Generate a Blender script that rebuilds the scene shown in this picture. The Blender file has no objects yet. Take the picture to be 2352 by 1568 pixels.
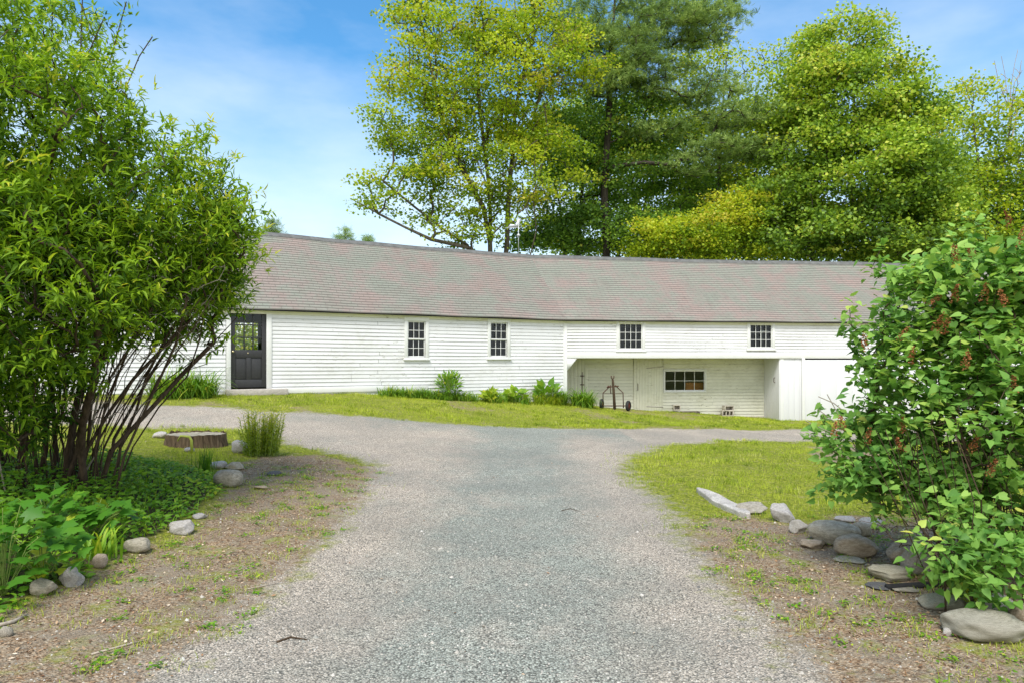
import bpy, bmesh, math, random
import numpy as np
from mathutils import Vector, Matrix, noise as mnoise

# ------------------------------------------------------------------ camera, sky, sun, exposure
SC = bpy.context.scene
COL = SC.collection
CAMZ = 1.55
cd = bpy.data.cameras.new("camera"); cam = bpy.data.objects.new("camera", cd); COL.objects.link(cam)
cam.location = (0, 0, CAMZ); cam.rotation_euler = (math.radians(90), 0, 0)
cd.sensor_width = 36; cd.lens = 24; cd.shift_y = 46/2352; cd.clip_start = 0.05; cd.clip_end = 3000
SC.camera = cam

SUN_EL, SUN_AZ = math.radians(57), math.radians(-166)     # azimuth from +Y (ahead), clockwise
sd = bpy.data.lights.new("sun", 'SUN'); sun = bpy.data.objects.new("sun", sd); COL.objects.link(sun)
sd.energy = 3.3; sd.angle = math.radians(26); sd.color = (1.0, 0.96, 0.9)
sdir = Vector((math.sin(SUN_AZ)*math.cos(SUN_EL), math.cos(SUN_AZ)*math.cos(SUN_EL), math.sin(SUN_EL)))
sun.rotation_euler = sdir.to_track_quat('Z', 'Y').to_euler(); sun.location = sdir*50

w = bpy.data.worlds.new("World"); SC.world = w; w.use_nodes = True
nt = w.node_tree; nt.nodes.clear()
def wn(t, **k):
    n = nt.nodes.new(t)
    for a, b in k.items(): setattr(n, a, b)
    return n
sky = wn('ShaderNodeTexSky', sky_type='NISHITA', sun_disc=False, sun_elevation=SUN_EL, sun_rotation=SUN_AZ,
         altitude=100, air_density=1.3, dust_density=0.6, ozone_density=2.5)
tc = wn('ShaderNodeTexCoord'); sep = wn('ShaderNodeSeparateXYZ'); nt.links.new(tc.outputs['Generated'], sep.inputs[0])
mp = wn('ShaderNodeMapping'); mp.inputs['Scale'].default_value = (1.2, 1.2, 3.2); nt.links.new(tc.outputs['Generated'], mp.inputs[0])
nz = wn('ShaderNodeTexNoise'); nz.inputs['Scale'].default_value = 2.2; nz.inputs['Detail'].default_value = 6; nz.inputs['Roughness'].default_value = .55
nt.links.new(mp.outputs[0], nz.inputs[0])
cr = wn('ShaderNodeValToRGB'); cr.color_ramp.elements[0].position = .42; cr.color_ramp.elements[1].position = .78
nt.links.new(nz.outputs[0], cr.inputs[0])
er = wn('ShaderNodeMapRange'); er.inputs[1].default_value = .0; er.inputs[2].default_value = .40; er.inputs[3].default_value = .85; er.inputs[4].default_value = .0
nt.links.new(sep.outputs[2], er.inputs[0])
ad = wn('ShaderNodeMath', operation='MULTIPLY_ADD'); ad.inputs[1].default_value = .35; ad.use_clamp = True
nt.links.new(cr.outputs[0], ad.inputs[0]); nt.links.new(er.outputs[0], ad.inputs[2])
tint = wn('ShaderNodeMix', data_type='RGBA', blend_type='MULTIPLY'); tint.inputs[0].default_value = 1; tint.inputs[7].default_value = (.58, 1.14, 1.42, 1)
nt.links.new(sky.outputs[0], tint.inputs[6])
mx = wn('ShaderNodeMix', data_type='RGBA'); mx.inputs[7].default_value = (8.2, 8.6, 8.9, 1)
bk = wn('ShaderNodeMapRange'); bk.inputs[1].default_value = .15; bk.inputs[2].default_value = -.45; bk.inputs[3].default_value = 0; bk.inputs[4].default_value = .8   # unseen white cloud added behind the viewer to whiten the fill light
nt.links.new(sep.outputs[1], bk.inputs[0])
ab = wn('ShaderNodeMath', operation='ADD', use_clamp=True); nt.links.new(ad.outputs[0], ab.inputs[0]); nt.links.new(bk.outputs[0], ab.inputs[1])
nt.links.new(ab.outputs[0], mx.inputs[0]); nt.links.new(tint.outputs[2], mx.inputs[6])
bg = wn('ShaderNodeBackground'); bg.inputs[1].default_value = 0.12; out = wn('ShaderNodeOutputWorld')
nt.links.new(mx.outputs[2], bg.inputs[0]); nt.links.new(bg.outputs[0], out.inputs[0])
SC.view_settings.view_transform = 'Standard'; SC.view_settings.look = 'None'
SC.view_settings.exposure = 0.36; SC.view_settings.gamma = 1

R = np.random.default_rng(7); random.seed(7)
F_, CX, HY = 1568.0, 1176.0, 830.0          # focal length, centre column, horizon row, in pixels of a 2352 px wide photograph
def at(px, py, d): return np.array([(px-CX)/F_*d, d, CAMZ+(HY-py)/F_*d])

# ------------------------------------------------------------------ object helpers
def link(o, parent=None):
    COL.objects.link(o)
    if parent is not None: o.parent = parent
    return o
def tag(o, label=None, cat=None, group=None, kind=None):
    if label: o['label'] = label
    if cat: o['category'] = cat
    if group: o['group'] = group
    if kind: o['kind'] = kind
    return o
def thing(name, label, cat, loc=(0, 0, 0), group=None):
    o = bpy.data.objects.new(name, None); o.empty_display_size = .2; o.location = loc; COL.objects.link(o)
    return tag(o, label, cat, group)
def mesh_obj(name, V, Fs, mat, parent=None, smooth=False, attrs=None, uv=None, col=None):
    """V (n,3) in world space; Fs list of arrays (m,k) ; stored relative to the parent's location"""
    V = np.asarray(V, dtype=np.float64).reshape(-1, 3)
    if not isinstance(Fs, list): Fs = [Fs]
    Fs = [np.asarray(f, dtype=np.int32) for f in Fs if len(f)]
    me = bpy.data.meshes.new(name)
    off = np.array(parent.matrix_basis.translation if parent is not None else (0, 0, 0))
    if parent is not None and parent.parent is not None: off = off+np.array(parent.parent.matrix_basis.translation)
    me.vertices.add(len(V)); me.vertices.foreach_set('co', (V-off).astype(np.float32).ravel())
    loops = np.concatenate([f.ravel() for f in Fs]); tot = np.concatenate([np.full(len(f), f.shape[1], np.int32) for f in Fs])
    st = np.concatenate([[0], np.cumsum(tot)[:-1]]).astype(np.int32)
    me.loops.add(len(loops)); me.loops.foreach_set('vertex_index', loops.astype(np.int32))
    me.polygons.add(len(tot)); me.polygons.foreach_set('loop_start', st); me.polygons.foreach_set('loop_total', tot)
    me.update(calc_edges=True)
    if smooth: me.polygons.foreach_set('use_smooth', np.ones(len(tot), bool))
    for k, a in (attrs or {}).items():
        at_ = me.attributes.new(k, 'FLOAT', 'POINT'); at_.data.foreach_set('value', np.asarray(a, np.float32))
    if uv is not None:
        l = me.uv_layers.new(name='UVMap'); l.data.foreach_set('uv', np.asarray(uv, np.float32)[loops].ravel())
    if col is not None:
        c = me.color_attributes.new('mask', 'FLOAT_COLOR', 'POINT'); c.data.foreach_set('color', np.asarray(col, np.float32).ravel())
    me.validate(); me.materials.append(mat)
    return link(bpy.data.objects.new(name, me), parent)

class MB:
    """collects simple solids; becomes ONE mesh object"""
    def __init__(s): s.v = []; s.q = []; s.t = []; s.n = 0
    def add(s, V, F):
        V = np.asarray(V, float)
        for f in F: (s.q if len(f) == 4 else s.t).append([i+s.n for i in f])
        s.v.append(V); s.n += len(V)
    def hexa(s, P):  # 8 pts: bottom 4 ccw, top 4 ccw
        s.add(P, [(3, 2, 1, 0), (4, 5, 6, 7), (0, 1, 5, 4), (1, 2, 6, 5), (2, 3, 7, 6), (3, 0, 4, 7)])
    def box(s, fr, s0, s1, o0, o1, z0, z1):  # in a wall frame
        s.hexa([fr(a, o, z) for z in (z0, z1) for a, o in ((s0, o1), (s1, o1), (s1, o0), (s0, o0))])
    def tube(s, pts, rad, k=8, cap=True):
        pts = [Vector(p) for p in pts]; rr = rad if hasattr(rad, '__len__') else [rad]*len(pts)
        rings = []
        for i, p in enumerate(pts):
            d = (pts[min(i+1, len(pts)-1)]-pts[max(i-1, 0)]).normalized()
            a = d.orthogonal().normalized() if i == 0 else (a-d*a.dot(d)).normalized()
            b = d.cross(a)
            rings.append([p+(a*math.cos(t*2*math.pi/k)+b*math.sin(t*2*math.pi/k))*rr[i] for t in range(k)])
        V = [v for r in rings for v in r]; F = []
        for i in range(len(pts)-1):
            for j in range(k): F.append((i*k+j, i*k+(j+1) % k, (i+1)*k+(j+1) % k, (i+1)*k+j))
        if cap:
            n = len(V); V += [pts[0], pts[-1]]
            for j in range(k):
                F.append((n, (j+1) % k, j)); F.append((n+1, (len(pts)-1)*k+j, (len(pts)-1)*k+(j+1) % k))
        s.add([tuple(v) for v in V], F)
    def build(s, name, mat, parent=None, smooth=False, bevel=0, label=None):
        V = np.concatenate(s.v); Fs = []
        if s.q: Fs.append(np.array(s.q))
        if s.t: Fs.append(np.array(s.t))
        o = mesh_obj(name, V, Fs, mat, parent, smooth)
        if bevel:
            m = o.modifiers.new('bevel', 'BEVEL'); m.width = bevel; m.segments = 2; m.limit_method = 'ANGLE'
        if label: o['label'] = label
        return o

# ------------------------------------------------------------------ materials
class NT:
    def __init__(s, name):
        s.m = bpy.data.materials.new(name); s.m.use_nodes = True; s.t = s.m.node_tree; s.t.nodes.clear()
        s.out = s.n('ShaderNodeOutputMaterial')
    def n(s, t, **k):
        x = s.t.nodes.new(t)
        for a, b in k.items(): setattr(x, a, b)
        return x
    def l(s, a, b): s.t.links.new(a, b)
    def set(s, sock, v):
        if isinstance(v, bpy.types.NodeSocket): s.l(v, sock)
        else: sock.default_value = v
    def noise(s, scale, detail=4, rough=.55, vec=None, dist=0):
        x = s.n('ShaderNodeTexNoise'); x.inputs['Scale'].default_value = scale; x.inputs['Detail'].default_value = detail
        x.inputs['Roughness'].default_value = rough; x.inputs['Distortion'].default_value = dist
        if vec is not None: s.l(vec, x.inputs['Vector'])
        return x.outputs[0]
    def vor(s, scale, vec=None, feat='F1', out=0):
        x = s.n('ShaderNodeTexVoronoi', feature=feat); x.inputs['Scale'].default_value = scale
        if vec is not None: s.l(vec, x.inputs['Vector'])
        return x.outputs[out]
    def ramp(s, fac, stops):
        x = s.n('ShaderNodeValToRGB'); s.l(fac, x.inputs[0]); e = x.color_ramp.elements
        while len(e) < len(stops): e.new(.5)
        for i, (p, c) in enumerate(stops):
            e[i].position = p; e[i].color = (c, c, c, 1) if not hasattr(c, '__len__') else (*c, 1)
        return x.outputs[0]
    def mix(s, f, a, b, mode='MIX'):
        x = s.n('ShaderNodeMix', data_type='RGBA', blend_type=mode); s.set(x.inputs[0], f)
        for i, v in ((6, a), (7, b)):
            if isinstance(v, (tuple, list)): v = (*v[:3], 1)
            s.set(x.inputs[i], v)
        return x.outputs[2]
    def math(s, op, a, b=0., clamp=False):
        x = s.n('ShaderNodeMath', operation=op, use_clamp=clamp); s.set(x.inputs[0], a); s.set(x.inputs[1], b); return x.outputs[0]
    def attr(s, name, out=2): return s.n('ShaderNodeAttribute', attribute_name=name).outputs[out]
    def pos(s): return s.n('ShaderNodeNewGeometry').outputs['Position']
    def mapv(s, vec, scale): 
        x = s.n('ShaderNodeMapping'); x.inputs['Scale'].default_value = scale; s.l(vec, x.inputs[0]); return x.outputs[0]
    def bump(s, h, strength=.5, dist=.01, nrm=None):
        x = s.n('ShaderNodeBump'); x.inputs['Strength'].default_value = strength; x.inputs['Distance'].default_value = dist; s.l(h, x.inputs['Height'])
        if nrm is not None: s.l(nrm, x.inputs['Normal'])
        return x.outputs[0]
    def pbr(s, col, rough=.8, spec=.3, nrm=None, metal=0):
        p = s.n('ShaderNodeBsdfPrincipled'); s.set(p.inputs['Base Color'], (*col, 1) if isinstance(col, tuple) else col)
        s.set(p.inputs['Roughness'], rough); p.inputs['Specular IOR Level'].default_value = spec; p.inputs['Metallic'].default_value = metal
        if nrm is not None: s.l(nrm, p.inputs['Normal'])
        return p.outputs[0]
    def fin(s, sh): s.l(sh, s.out.inputs[0]); return s.m

def paint(name, col, dirt, amount=.5, rough=.55, scale=1.):
    m = NT(name); P = m.pos()
    big = m.noise(1.3*scale, 5, .6, P); st = m.noise(6*scale, 5, .7, m.mapv(P, (1, 1, 3)))
    f = m.math('MULTIPLY', m.ramp(big, [(.42, 0.), (.75, 1.)]), m.ramp(st, [(.35, 0.), (.75, 1.)]))
    c = m.mix(m.math('MULTIPLY', f, amount), col, dirt)
    chip = m.ramp(m.noise(9*scale, 8, .75, m.mapv(P, (.45, .45, 3.2))), [(.60, 0.), (.63, 1.)])
    chip = m.math('MULTIPLY', chip, m.ramp(m.noise(.9, 3, .5, P), [(.44, 0.), (.58, amount*1.3)]))
    c = m.mix(chip, c, (dirt[0]*.55, dirt[1]*.52, dirt[2]*.5))
    rnd = m.attr('rnd'); c = m.mix(m.math('SUBTRACT', rnd, 2., True), c, (.07, .065, .06))  # high rnd marks board undersides: lap shadow painted in as near-black
    c = m.mix(m.math('MULTIPLY', m.math('MINIMUM', rnd, 1.), .28), c, (col[0]*.72, col[1]*.73, col[2]*.72))
    return m.fin(m.pbr(c, rough, .3, m.bump(st, .25, .004)))
GAIN = {'yellow_green_maple_leaf': 2.0, 'green_maple_leaf': 2.7, 'bright_maple_leaf': 2.5, 'pine_needles': 2.1, 'long_shrub_leaf': 1.85, 'lilac_leaf': 2.5, 'ground_cover_leaf': 1.5, 'seedling_maple_leaf': 1.5, 'daylily_strap_leaf': 1.3, 'yellow_green_weed_leaf': 1.3, 'grass_blades': 1.35}
def leafmat(name, stops, trans=.42, rough=.48, spec=.35):
    gn = GAIN.get(name, 1.); stops = [(p_, tuple(min(x_*gn, .62) for x_ in c_)) for p_, c_ in stops]
    m = NT(name); c = m.ramp(m.attr('rnd'), stops)
    c2 = m.mix(m.noise(38, 2, .5, m.pos()), c, m.mix(.35, c, (.9, .95, .4), 'MULTIPLY'))
    p = m.pbr(c2, rough, spec)
    t = m.n('ShaderNodeBsdfTranslucent'); m.l(m.mix(1., c2, (1.18, 1.14, .75), 'MULTIPLY'), t.inputs[0])
    x = m.n('ShaderNodeMixShader'); x.inputs[0].default_value = trans; m.l(p, x.inputs[1]); m.l(t.outputs[0], x.inputs[2])
    return m.fin(x.outputs[0])
def rockmat(name, a, b, c, scale=9., layered=False):
    m = NT(name); tcn = m.n('ShaderNodeTexCoord').outputs['Object']; oi = m.n('ShaderNodeObjectInfo').outputs['Random']
    v = m.mapv(tcn, (1, 1, 6) if layered else (1, 1, 1.6))
    vv = m.n('ShaderNodeVectorMath', operation='ADD'); m.l(v, vv.inputs[0]); m.l(oi, vv.inputs[1]); v = vv.outputs[0]
    n1 = m.noise(scale*.5, 6, .65, v, .4); n2 = m.noise(scale*7, 4, .7, v); 
    col = m.ramp(n1, [(.3, a), (.52, b), (.7, c)])
    col = m.mix(m.ramp(n2, [(.42, 0.), (.62, .75)]), col, (a[0]*.5, a[1]*.5, a[2]*.45))
    col = m.mix(m.ramp(m.noise(scale*1.1, 5, .7, v), [(.60, 0.), (.66, .45)]), col, (.30, .31, .22))
    col = m.mix(1., col, m.mix(oi, (.86, .86, .9), (1.08, 1.04, .98)), 'MULTIPLY')
    h = m.math('ADD', m.noise(scale*1.5, 8, .7, v), m.math('MULTIPLY', n2, .35))
    return m.fin(m.pbr(col, .85, .25, m.bump(h, .55, .02)))
def simple(name, col, rough=.7, spec=.3, var=.3, scale=12, bump=.2, metal=0, vs=(1, 1, 1)):
    m = NT(name); P = m.mapv(m.pos(), vs); n = m.noise(scale, 6, .65, P)
    c = m.mix(m.ramp(n, [(.3, 0.), (.7, 1.)]), tuple(x*(1-var) for x in col), tuple(min(1, x*(1+var)) for x in col))
    return m.fin(m.pbr(c, rough, spec, m.bump(n, bump, .01), metal))

M = {}
M['siding'] = paint('white_clapboard_paint', (.75, .75, .765), (.44, .42, .33), .8)
M['cream'] = paint('aged_cream_paint', (.70, .69, .58), (.36, .34, .22), .9)
M['trim'] = paint('white_trim_paint', (.72, .72, .71), (.50, .53, .42), .5, scale=2)
M['panel'] = paint('white_board_paint', (.68, .68, .70), (.62, .60, .55), .3)
M['black'] = simple('charcoal_door_paint', (.034, .034, .037), .45, .4, .15, 20, .1)
M['knob'] = simple('aged_brass', (.55, .47, .28), .35, .5, .2, 40, .1, .8)
M['sill_wood'] = simple('weathered_sill_wood', (.46, .42, .38), .9, .1, .35, 14, .5, 0, (1, 1, 8))
M['ridge'] = simple('dark_ridge_felt', (.14, .14, .135), .9, .2, .3, 5, .4)
M['bark'] = simple('grey_bark', (.13, .11, .085), .95, .1, .6, 7, .9, 0, (1, 1, .25))
M['bark_dark'] = simple('dark_pine_bark', (.06, .05, .042), .95, .1, .6, 6, .9, 0, (1, 1, .3))
M['cane'] = simple('brown_cane_bark', (.075, .052, .034), .9, .15, .55, 25, .5, 0, (1, 1, .3))
M['deadwood'] = simple('bleached_dead_twigs', (.36, .31, .25), .9, .1, .3, 25, .3)
M['stem'] = simple('green_stem', (.20, .28, .06), .7, .3, .2, 25, .1)
M['rust'] = simple('rusty_iron', (.10, .05, .032), .85, .3, .5, 30, .5, .3)
M['rubber'] = simple('black_rubber', (.03, .03, .03), .8, .3, .3, 40, .4)
M['redmetal'] = simple('faded_red_metal', (.20, .045, .035), .7, .3, .4, 25, .3, .2)
M['concrete'] = simple('grey_concrete', (.46, .42, .36), .95, .1, .25, 30, .6)
M['orange'] = simple('orange_board', (.55, .22, .05), .6, .3, .3, 6, .1, 0, (1, 1, 6))
M['zinc'] = simple('pale_metal', (.55, .58, .6), .45, .5, .2, 30, .1, .6)
M['dark'] = simple('dark_void_board', (.03, .03, .03), .9, .1, .3, 12, .2)
M['interior'] = simple('bare_interior_boards', (.10, .085, .06), .9, .1, .3, 6, .3)

def m_glass():
    m = NT('old_window_glass'); g = m.n('ShaderNodeBsdfGlossy'); g.inputs['Roughness'].default_value = .03
    g.inputs['Color'].default_value = (.8, .85, .85, 1)
    m.l(m.bump(m.noise(7, 2, .5, m.pos()), .25, .004), g.inputs['Normal'])
    t = m.n('ShaderNodeBsdfTransparent'); t.inputs[0].default_value = (.8, .83, .8, 1)
    fr = m.n('ShaderNodeFresnel'); fr.inputs[0].default_value = 1.5
    x = m.n('ShaderNodeMixShader'); m.l(m.math('MULTIPLY', fr.outputs[0], 1.), x.inputs[0]); m.l(t.outputs[0], x.inputs[1]); m.l(g.outputs[0], x.inputs[2])
    return m.fin(x.outputs[0])
M['glass'] = m_glass()

def m_roof():
    m = NT('weathered_shingles'); uv = m.n('ShaderNodeUVMap', uv_map='UVMap').outputs[0]
    b = m.n('ShaderNodeTexBrick'); m.l(uv, b.inputs['Vector']); b.offset = .5; b.squash = 1
    b.inputs['Color1'].default_value = (0, 0, 0, 1); b.inputs['Color2'].default_value = (1, 1, 1, 1); b.inputs['Mortar'].default_value = (.5, .5, .5, 1)
    b.inputs['Scale'].default_value = 1; b.inputs['Mortar Size'].default_value = .006; b.inputs['Brick Width'].default_value = .3; b.inputs['Row Height'].default_value = .14
    P = m.mapv(uv, (1, 1, 1))
    patch = m.noise(.8, 6, .68, P); col = m.ramp(patch, [(.40, (.25, .28, .23)), (.49, (.285, .285, .24)), (.53, (.315, .265, .235)), (.62, (.345, .25, .225))])
    col = m.mix(m.ramp(b.outputs[0], [(0., 0.), (1., .30)]), col, (.29, .285, .255))
    spk = m.noise(60, 3, .7, P); col = m.mix(m.ramp(spk, [(.3, .3), (.7, 0.)]), col, (.16, .15, .14))
    st = m.noise(2.2, 6, .7, m.mapv(uv, (1.6, .5, 1))); col = m.mix(m.ramp(st, [(.54, 0.), (.66, .5)]), col, (.2, .175, .155))
    col = m.mix(m.math('MULTIPLY', m.attr('low'), m.ramp(m.noise(1.1, 5, .7, P), [(.4, 0.), (.7, .6)])), col, (.23, .19, .165))
    lich = m.ramp(m.noise(14, 6, .75, P), [(.64, 0.), (.68, .5)]); col = m.mix(lich, col, (.40, .40, .36))
    col = m.mix(m.ramp(m.attr('rnd'), [(0., 0.), (1., .22)]), col, (.24, .225, .20))
    gap = m.math('SUBTRACT', 1., m.math('MULTIPLY', b.outputs[1], .75)); 
    col = m.mix(m.math('MULTIPLY', b.outputs[1], .6), col, (.09, .085, .08))
    return m.fin(m.pbr(col, .95, .12, m.bump(m.math('ADD', gap, m.math('MULTIPLY', spk, .5)), .5, .006)))
M['roof'] = m_roof()

def m_ground():
    m = NT('ground_surface'); P = m.pos(); mk = m.n('ShaderNodeAttribute', attribute_name='mask').outputs[0]
    sp = m.n('ShaderNodeSeparateColor'); m.l(mk, sp.inputs[0]); gravel, litter, bed = sp.outputs[0], sp.outputs[1], sp.outputs[2]
    n_hi = m.noise(45, 5, .75, P); n_mid = m.noise(7, 6, .7, P); n_lo = m.noise(1.1, 5, .6, P)
    # gravel: crushed stone of mixed greys
    v1 = m.n('ShaderNodeTexVoronoi'); v1.inputs['Scale'].default_value = 92; m.l(P, v1.inputs[0])
    cs = m.n('ShaderNodeSeparateColor'); m.l(v1.outputs[1], cs.inputs[0])
    v2 = m.n('ShaderNodeTexVoronoi'); v2.inputs['Scale'].default_value = 135; m.l(P, v2.inputs[0])
    cs2 = m.n('ShaderNodeSeparateColor'); m.l(v2.outputs[1], cs2.inputs[0])
    stone = m.mix(.42, m.ramp(cs.outputs[0], [(0., .10), (.3, .25), (.7, .42), (1., .80)]), m.ramp(cs2.outputs[0], [(0., .08), (.4, .30), (1., .70)]))
    track = m.attr('track')
    tr = m.math('ADD', m.math('MULTIPLY', track, .95), m.math('ADD', m.math('MULTIPLY', m.math('SUBTRACT', n_lo, .5), 1.7), m.math('MULTIPLY', m.math('SUBTRACT', m.noise(4.5, 6, .7, P), .5), 1.3)), True)
    tint = m.mix(tr, (1.50, 1.27, 1.02), (.97, 1.01, .86))
    g = m.mix(1., stone, tint, 'MULTIPLY')
    fines = m.ramp(m.noise(2.1, 6, .7, P), [(.42, 0.), (.68, .55)]); g = m.mix(m.math('MULTIPLY', fines, m.math('SUBTRACT', 1.15, tr, True)), g, (.50, .43, .36))
    g = m.mix(m.ramp(v1.outputs[0], [(.0, 0.), (.42, .0), (.8, .85)]), g, (.06, .057, .05))
    g = m.mix(m.ramp(m.noise(.5, 4, .6, P), [(.38, .35), (.6, 0.)]), g, (.17, .17, .15))
    # leaf litter and thatch
    vl = m.n('ShaderNodeTexVoronoi'); vl.inputs['Scale'].default_value = 85; m.l(m.mapv(P, (1, 1.8, 1)), vl.inputs[0])
    cl = m.n('ShaderNodeSeparateColor'); m.l(vl.outputs[1], cl.inputs[0])
    lt = m.ramp(cl.outputs[1], [(0., (.07, .04, .022)), (.35, (.20, .12, .065)), (.7, (.35, .235, .14)), (1., (.56, .43, .29))])
    lt = m.mix(m.ramp(n_mid, [(.35, .6), (.6, 0.)]), lt, (.16, .135, .10))
    moss = m.ramp(m.noise(2.6, 6, .7, P), [(.53, 0.), (.63, .7)]); lt = m.mix(moss, lt, m.mix(n_hi, (.10, .13, .012), (.36, .38, .05)))
    lt = m.mix(m.ramp(m.noise(24, 5, .8, P), [(.48, 0.), (.64, .6)]), lt, (.38, .345, .27))
    lt = m.mix(m.ramp(m.noise(1.7, 5, .65, P), [(.5, 0.), (.62, .6)]), lt, m.mix(.75, g, (.22, .18, .13)))
    # short turf
    gr = m.ramp(m.noise(24, 6, .8, P), [(.36, (.05, .07, .01)), (.5, (.18, .21, .022)), (.66, (.42, .41, .06))])
    gr = m.mix(m.ramp(n_mid, [(.52, 0.), (.66, .6)]), gr, (.33, .27, .14))
    gr = m.mix(m.ramp(m.noise(.8, 4, .6, P), [(.45, 0.), (.7, .35)]), gr, (.30, .32, .03))
    soil = m.mix(n_mid, (.035, .035, .018), (.09, .085, .04))
    def edge(mask, amt=.9, soft=.10):
        f = m.math('ADD', mask, m.math('MULTIPLY', m.math('SUBTRACT', m.noise(5, 9, .78, P), .5), amt))
        return m.ramp(f, [(.5-soft, 0.), (.5+soft, 1.)])
    col = m.mix(edge(bed), gr, soil); col = m.mix(edge(litter), col, lt); col = m.mix(edge(gravel, 1.5, .16), col, g)
    h = m.math('ADD', m.math('MULTIPLY', v1.outputs[0], .8), n_hi)
    return m.fin(m.pbr(col, .95, .15, m.bump(h, .8, .012)))
M['ground'] = m_ground()
M['grass'] = leafmat('grass_blades', [(0., (.10, .15, .012)), (.35, (.22, .29, .022)), (.7, (.36, .42, .035)), (.93, (.48, .46, .08)), (1., (.50, .42, .2))], .35, .6, .2)
M['litter'] = simple('dry_leaf_bits', (.30, .21, .14), .9, .1, .7, 6, .2)
mm = NT('dry_leaf_bits_mixed'); M['litter'] = mm.fin(mm.pbr(mm.ramp(mm.attr('rnd'), [(0., (.10, .05, .028)), (.4, (.28, .16, .085)), (.75, (.45, .31, .19)), (1., (.66, .55, .42))]), .9, .15))
mm = NT('loose_stone_chips'); M['chips'] = mm.fin(mm.pbr(mm.ramp(mm.attr('rnd'), [(0., (.13, .13, .12)), (.45, (.32, .31, .27)), (.85, (.46, .42, .36)), (1., (.6, .57, .52))]), .9, .2))
M['lf_maple_y'] = leafmat('yellow_green_maple_leaf', [(0., (.055, .10, .008)), (.3, (.14, .21, .012)), (.65, (.27, .32, .02)), (.9, (.40, .36, .03)), (1., (.38, .27, .04))], .48)
M['lf_maple_g'] = leafmat('green_maple_leaf', [(0., (.025, .055, .010)), (.4, (.065, .12, .016)), (.75, (.135, .20, .024)), (1., (.25, .29, .035))], .42)
M['lf_maple_r'] = leafmat('bright_maple_leaf', [(0., (.035, .07, .010)), (.35, (.095, .155, .016)), (.72, (.19, .25, .026)), (.95, (.31, .33, .04)), (1., (.34, .28, .05))], .38)
M['lf_pine'] = leafmat('pine_needles', [(0., (.045, .08, .022)), (.5, (.11, .165, .045)), (1., (.22, .28, .085))], .25, .6, .2)
M['lf_shrub'] = leafmat('long_shrub_leaf', stops=[(0., (.022, .06, .006)), (.35, (.085, .155, .008)), (.7, (.19, .29, .016)), (.92, (.34, .40, .03)), (1., (.40, .36, .05))], trans=.44, rough=.55, spec=.25)
M['lf_lilac'] = leafmat('lilac_leaf', [(0., (.03, .08, .016)), (.45, (.075, .15, .03)), (.8, (.15, .23, .05)), (1., (.25, .32, .06))], .38, .52, .25)
M['lf_cover'] = leafmat('ground_cover_leaf', [(0., (.03, .09, .008)), (.4, (.08, .19, .012)), (.8, (.18, .31, .02)), (1., (.36, .42, .04))], .4)
M['lf_dark'] = leafmat('seedling_maple_leaf', [(0., (.03, .10, .01)), (.5, (.055, .16, .012)), (.9, (.10, .22, .016)), (1., (.3, .34, .03))], .35)
M['lf_strap'] = leafmat('daylily_strap_leaf', [(0., (.05, .13, .012)), (.5, (.13, .26, .02)), (.85, (.26, .37, .03)), (1., (.42, .40, .06))], .35)
M['lf_gold'] = leafmat('yellow_green_weed_leaf', [(0., (.10, .17, .01)), (.5, (.24, .33, .02)), (1., (.46, .44, .04))], .4)
M['bloom'] = leafmat('faded_lilac_bloom', [(0., (.12, .04, .02)), (.5, (.28, .10, .045)), (1., (.48, .22, .10))], .15, .8, .1)
M['rk_grey'] = rockmat('grey_boulder', (.26, .24, .19), (.50, .455, .37), (.66, .61, .51))
M['rk_white'] = rockmat('white_granite', (.36, .34, .32), (.60, .57, .53), (.78, .76, .73), 12)
M['rk_tan'] = rockmat('tan_boulder', (.33, .26, .185), (.56, .45, .335), (.68, .58, .46))
M['rk_layer'] = rockmat('layered_stone', (.28, .26, .195), (.49, .455, .35), (.62, .58, .455), 9, True)
M['rk_dark'] = rockmat('dark_slate', (.08, .08, .085), (.15, .15, .155), (.22, .22, .22))
M['stump_side'] = simple('rotten_stump_bark', (.12, .085, .055), .95, .1, .8, 22, 1., 0, (1, 1, .12))
M['stump_top'] = simple('grey_cut_wood', (.36, .32, .24), .9, .1, .35, 18, .6, 0, (1, .3, 1))

# ------------------------------------------------------------------ terrain
CP = np.array([(-8, 17, .74), (-6.8, 17.2, .70), (-3.9, 18.8, .62), (1.6, 21.9, .18), (4, 22.4, -.1), (6.5, 22.7, -.26), (9.2, 23.1, -.46), (11, 23.4, -.5),
    (16, 24, -.7), (25, 25, -.9), (-6, 15.3, .57), (-5, 14, .4), (0, 17.5, .1), (0, 14, .04), (6.5, 19.5, -.33), (3.5, 15, -.08), (0, 10, 0), (0, 5, 0),
    (0, 2, 0), (0, -3, 0), (4, 10, -.02), (6, 14, -.15), (3.5, 5, 0), (3.5, 3, 0), (-4.6, 7.2, .10), (-4.5, 10.8, .2), (-3, 5, .02), (-3, 3, 0), (-8, 10, .3), (-12, 17, .9), (-12, 8, .3),
    (12, 15, -.4), (12, 5, -.1), (0, 30, -.1), (-12, 30, .5), (14, 32, -.8), (40, 40, -1), (-40, 40, .5), (0, 80, -1), (-60, 0, 0), (60, 0, -.5), (0, -60, 0), (0, 300, -1), (300, 0, -1), (-300, 0, -1)])
_r = np.sqrt(((CP[:, None, :2]-CP[None, :, :2])**2).sum(-1)+4.)
_W = np.linalg.solve(_r+np.eye(len(CP))*.02, CP[:, 2])
def H(x, y):
    x = np.atleast_1d(np.asarray(x, float)); y = np.atleast_1d(np.asarray(y, float)); z = np.zeros(x.shape)
    for (a, b, _), wt in zip(CP, _W): z += wt*np.sqrt((x-a)**2+(y-b)**2+4.)
    return z
def h1(x, y): return float(H(x, y)[0])
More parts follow.
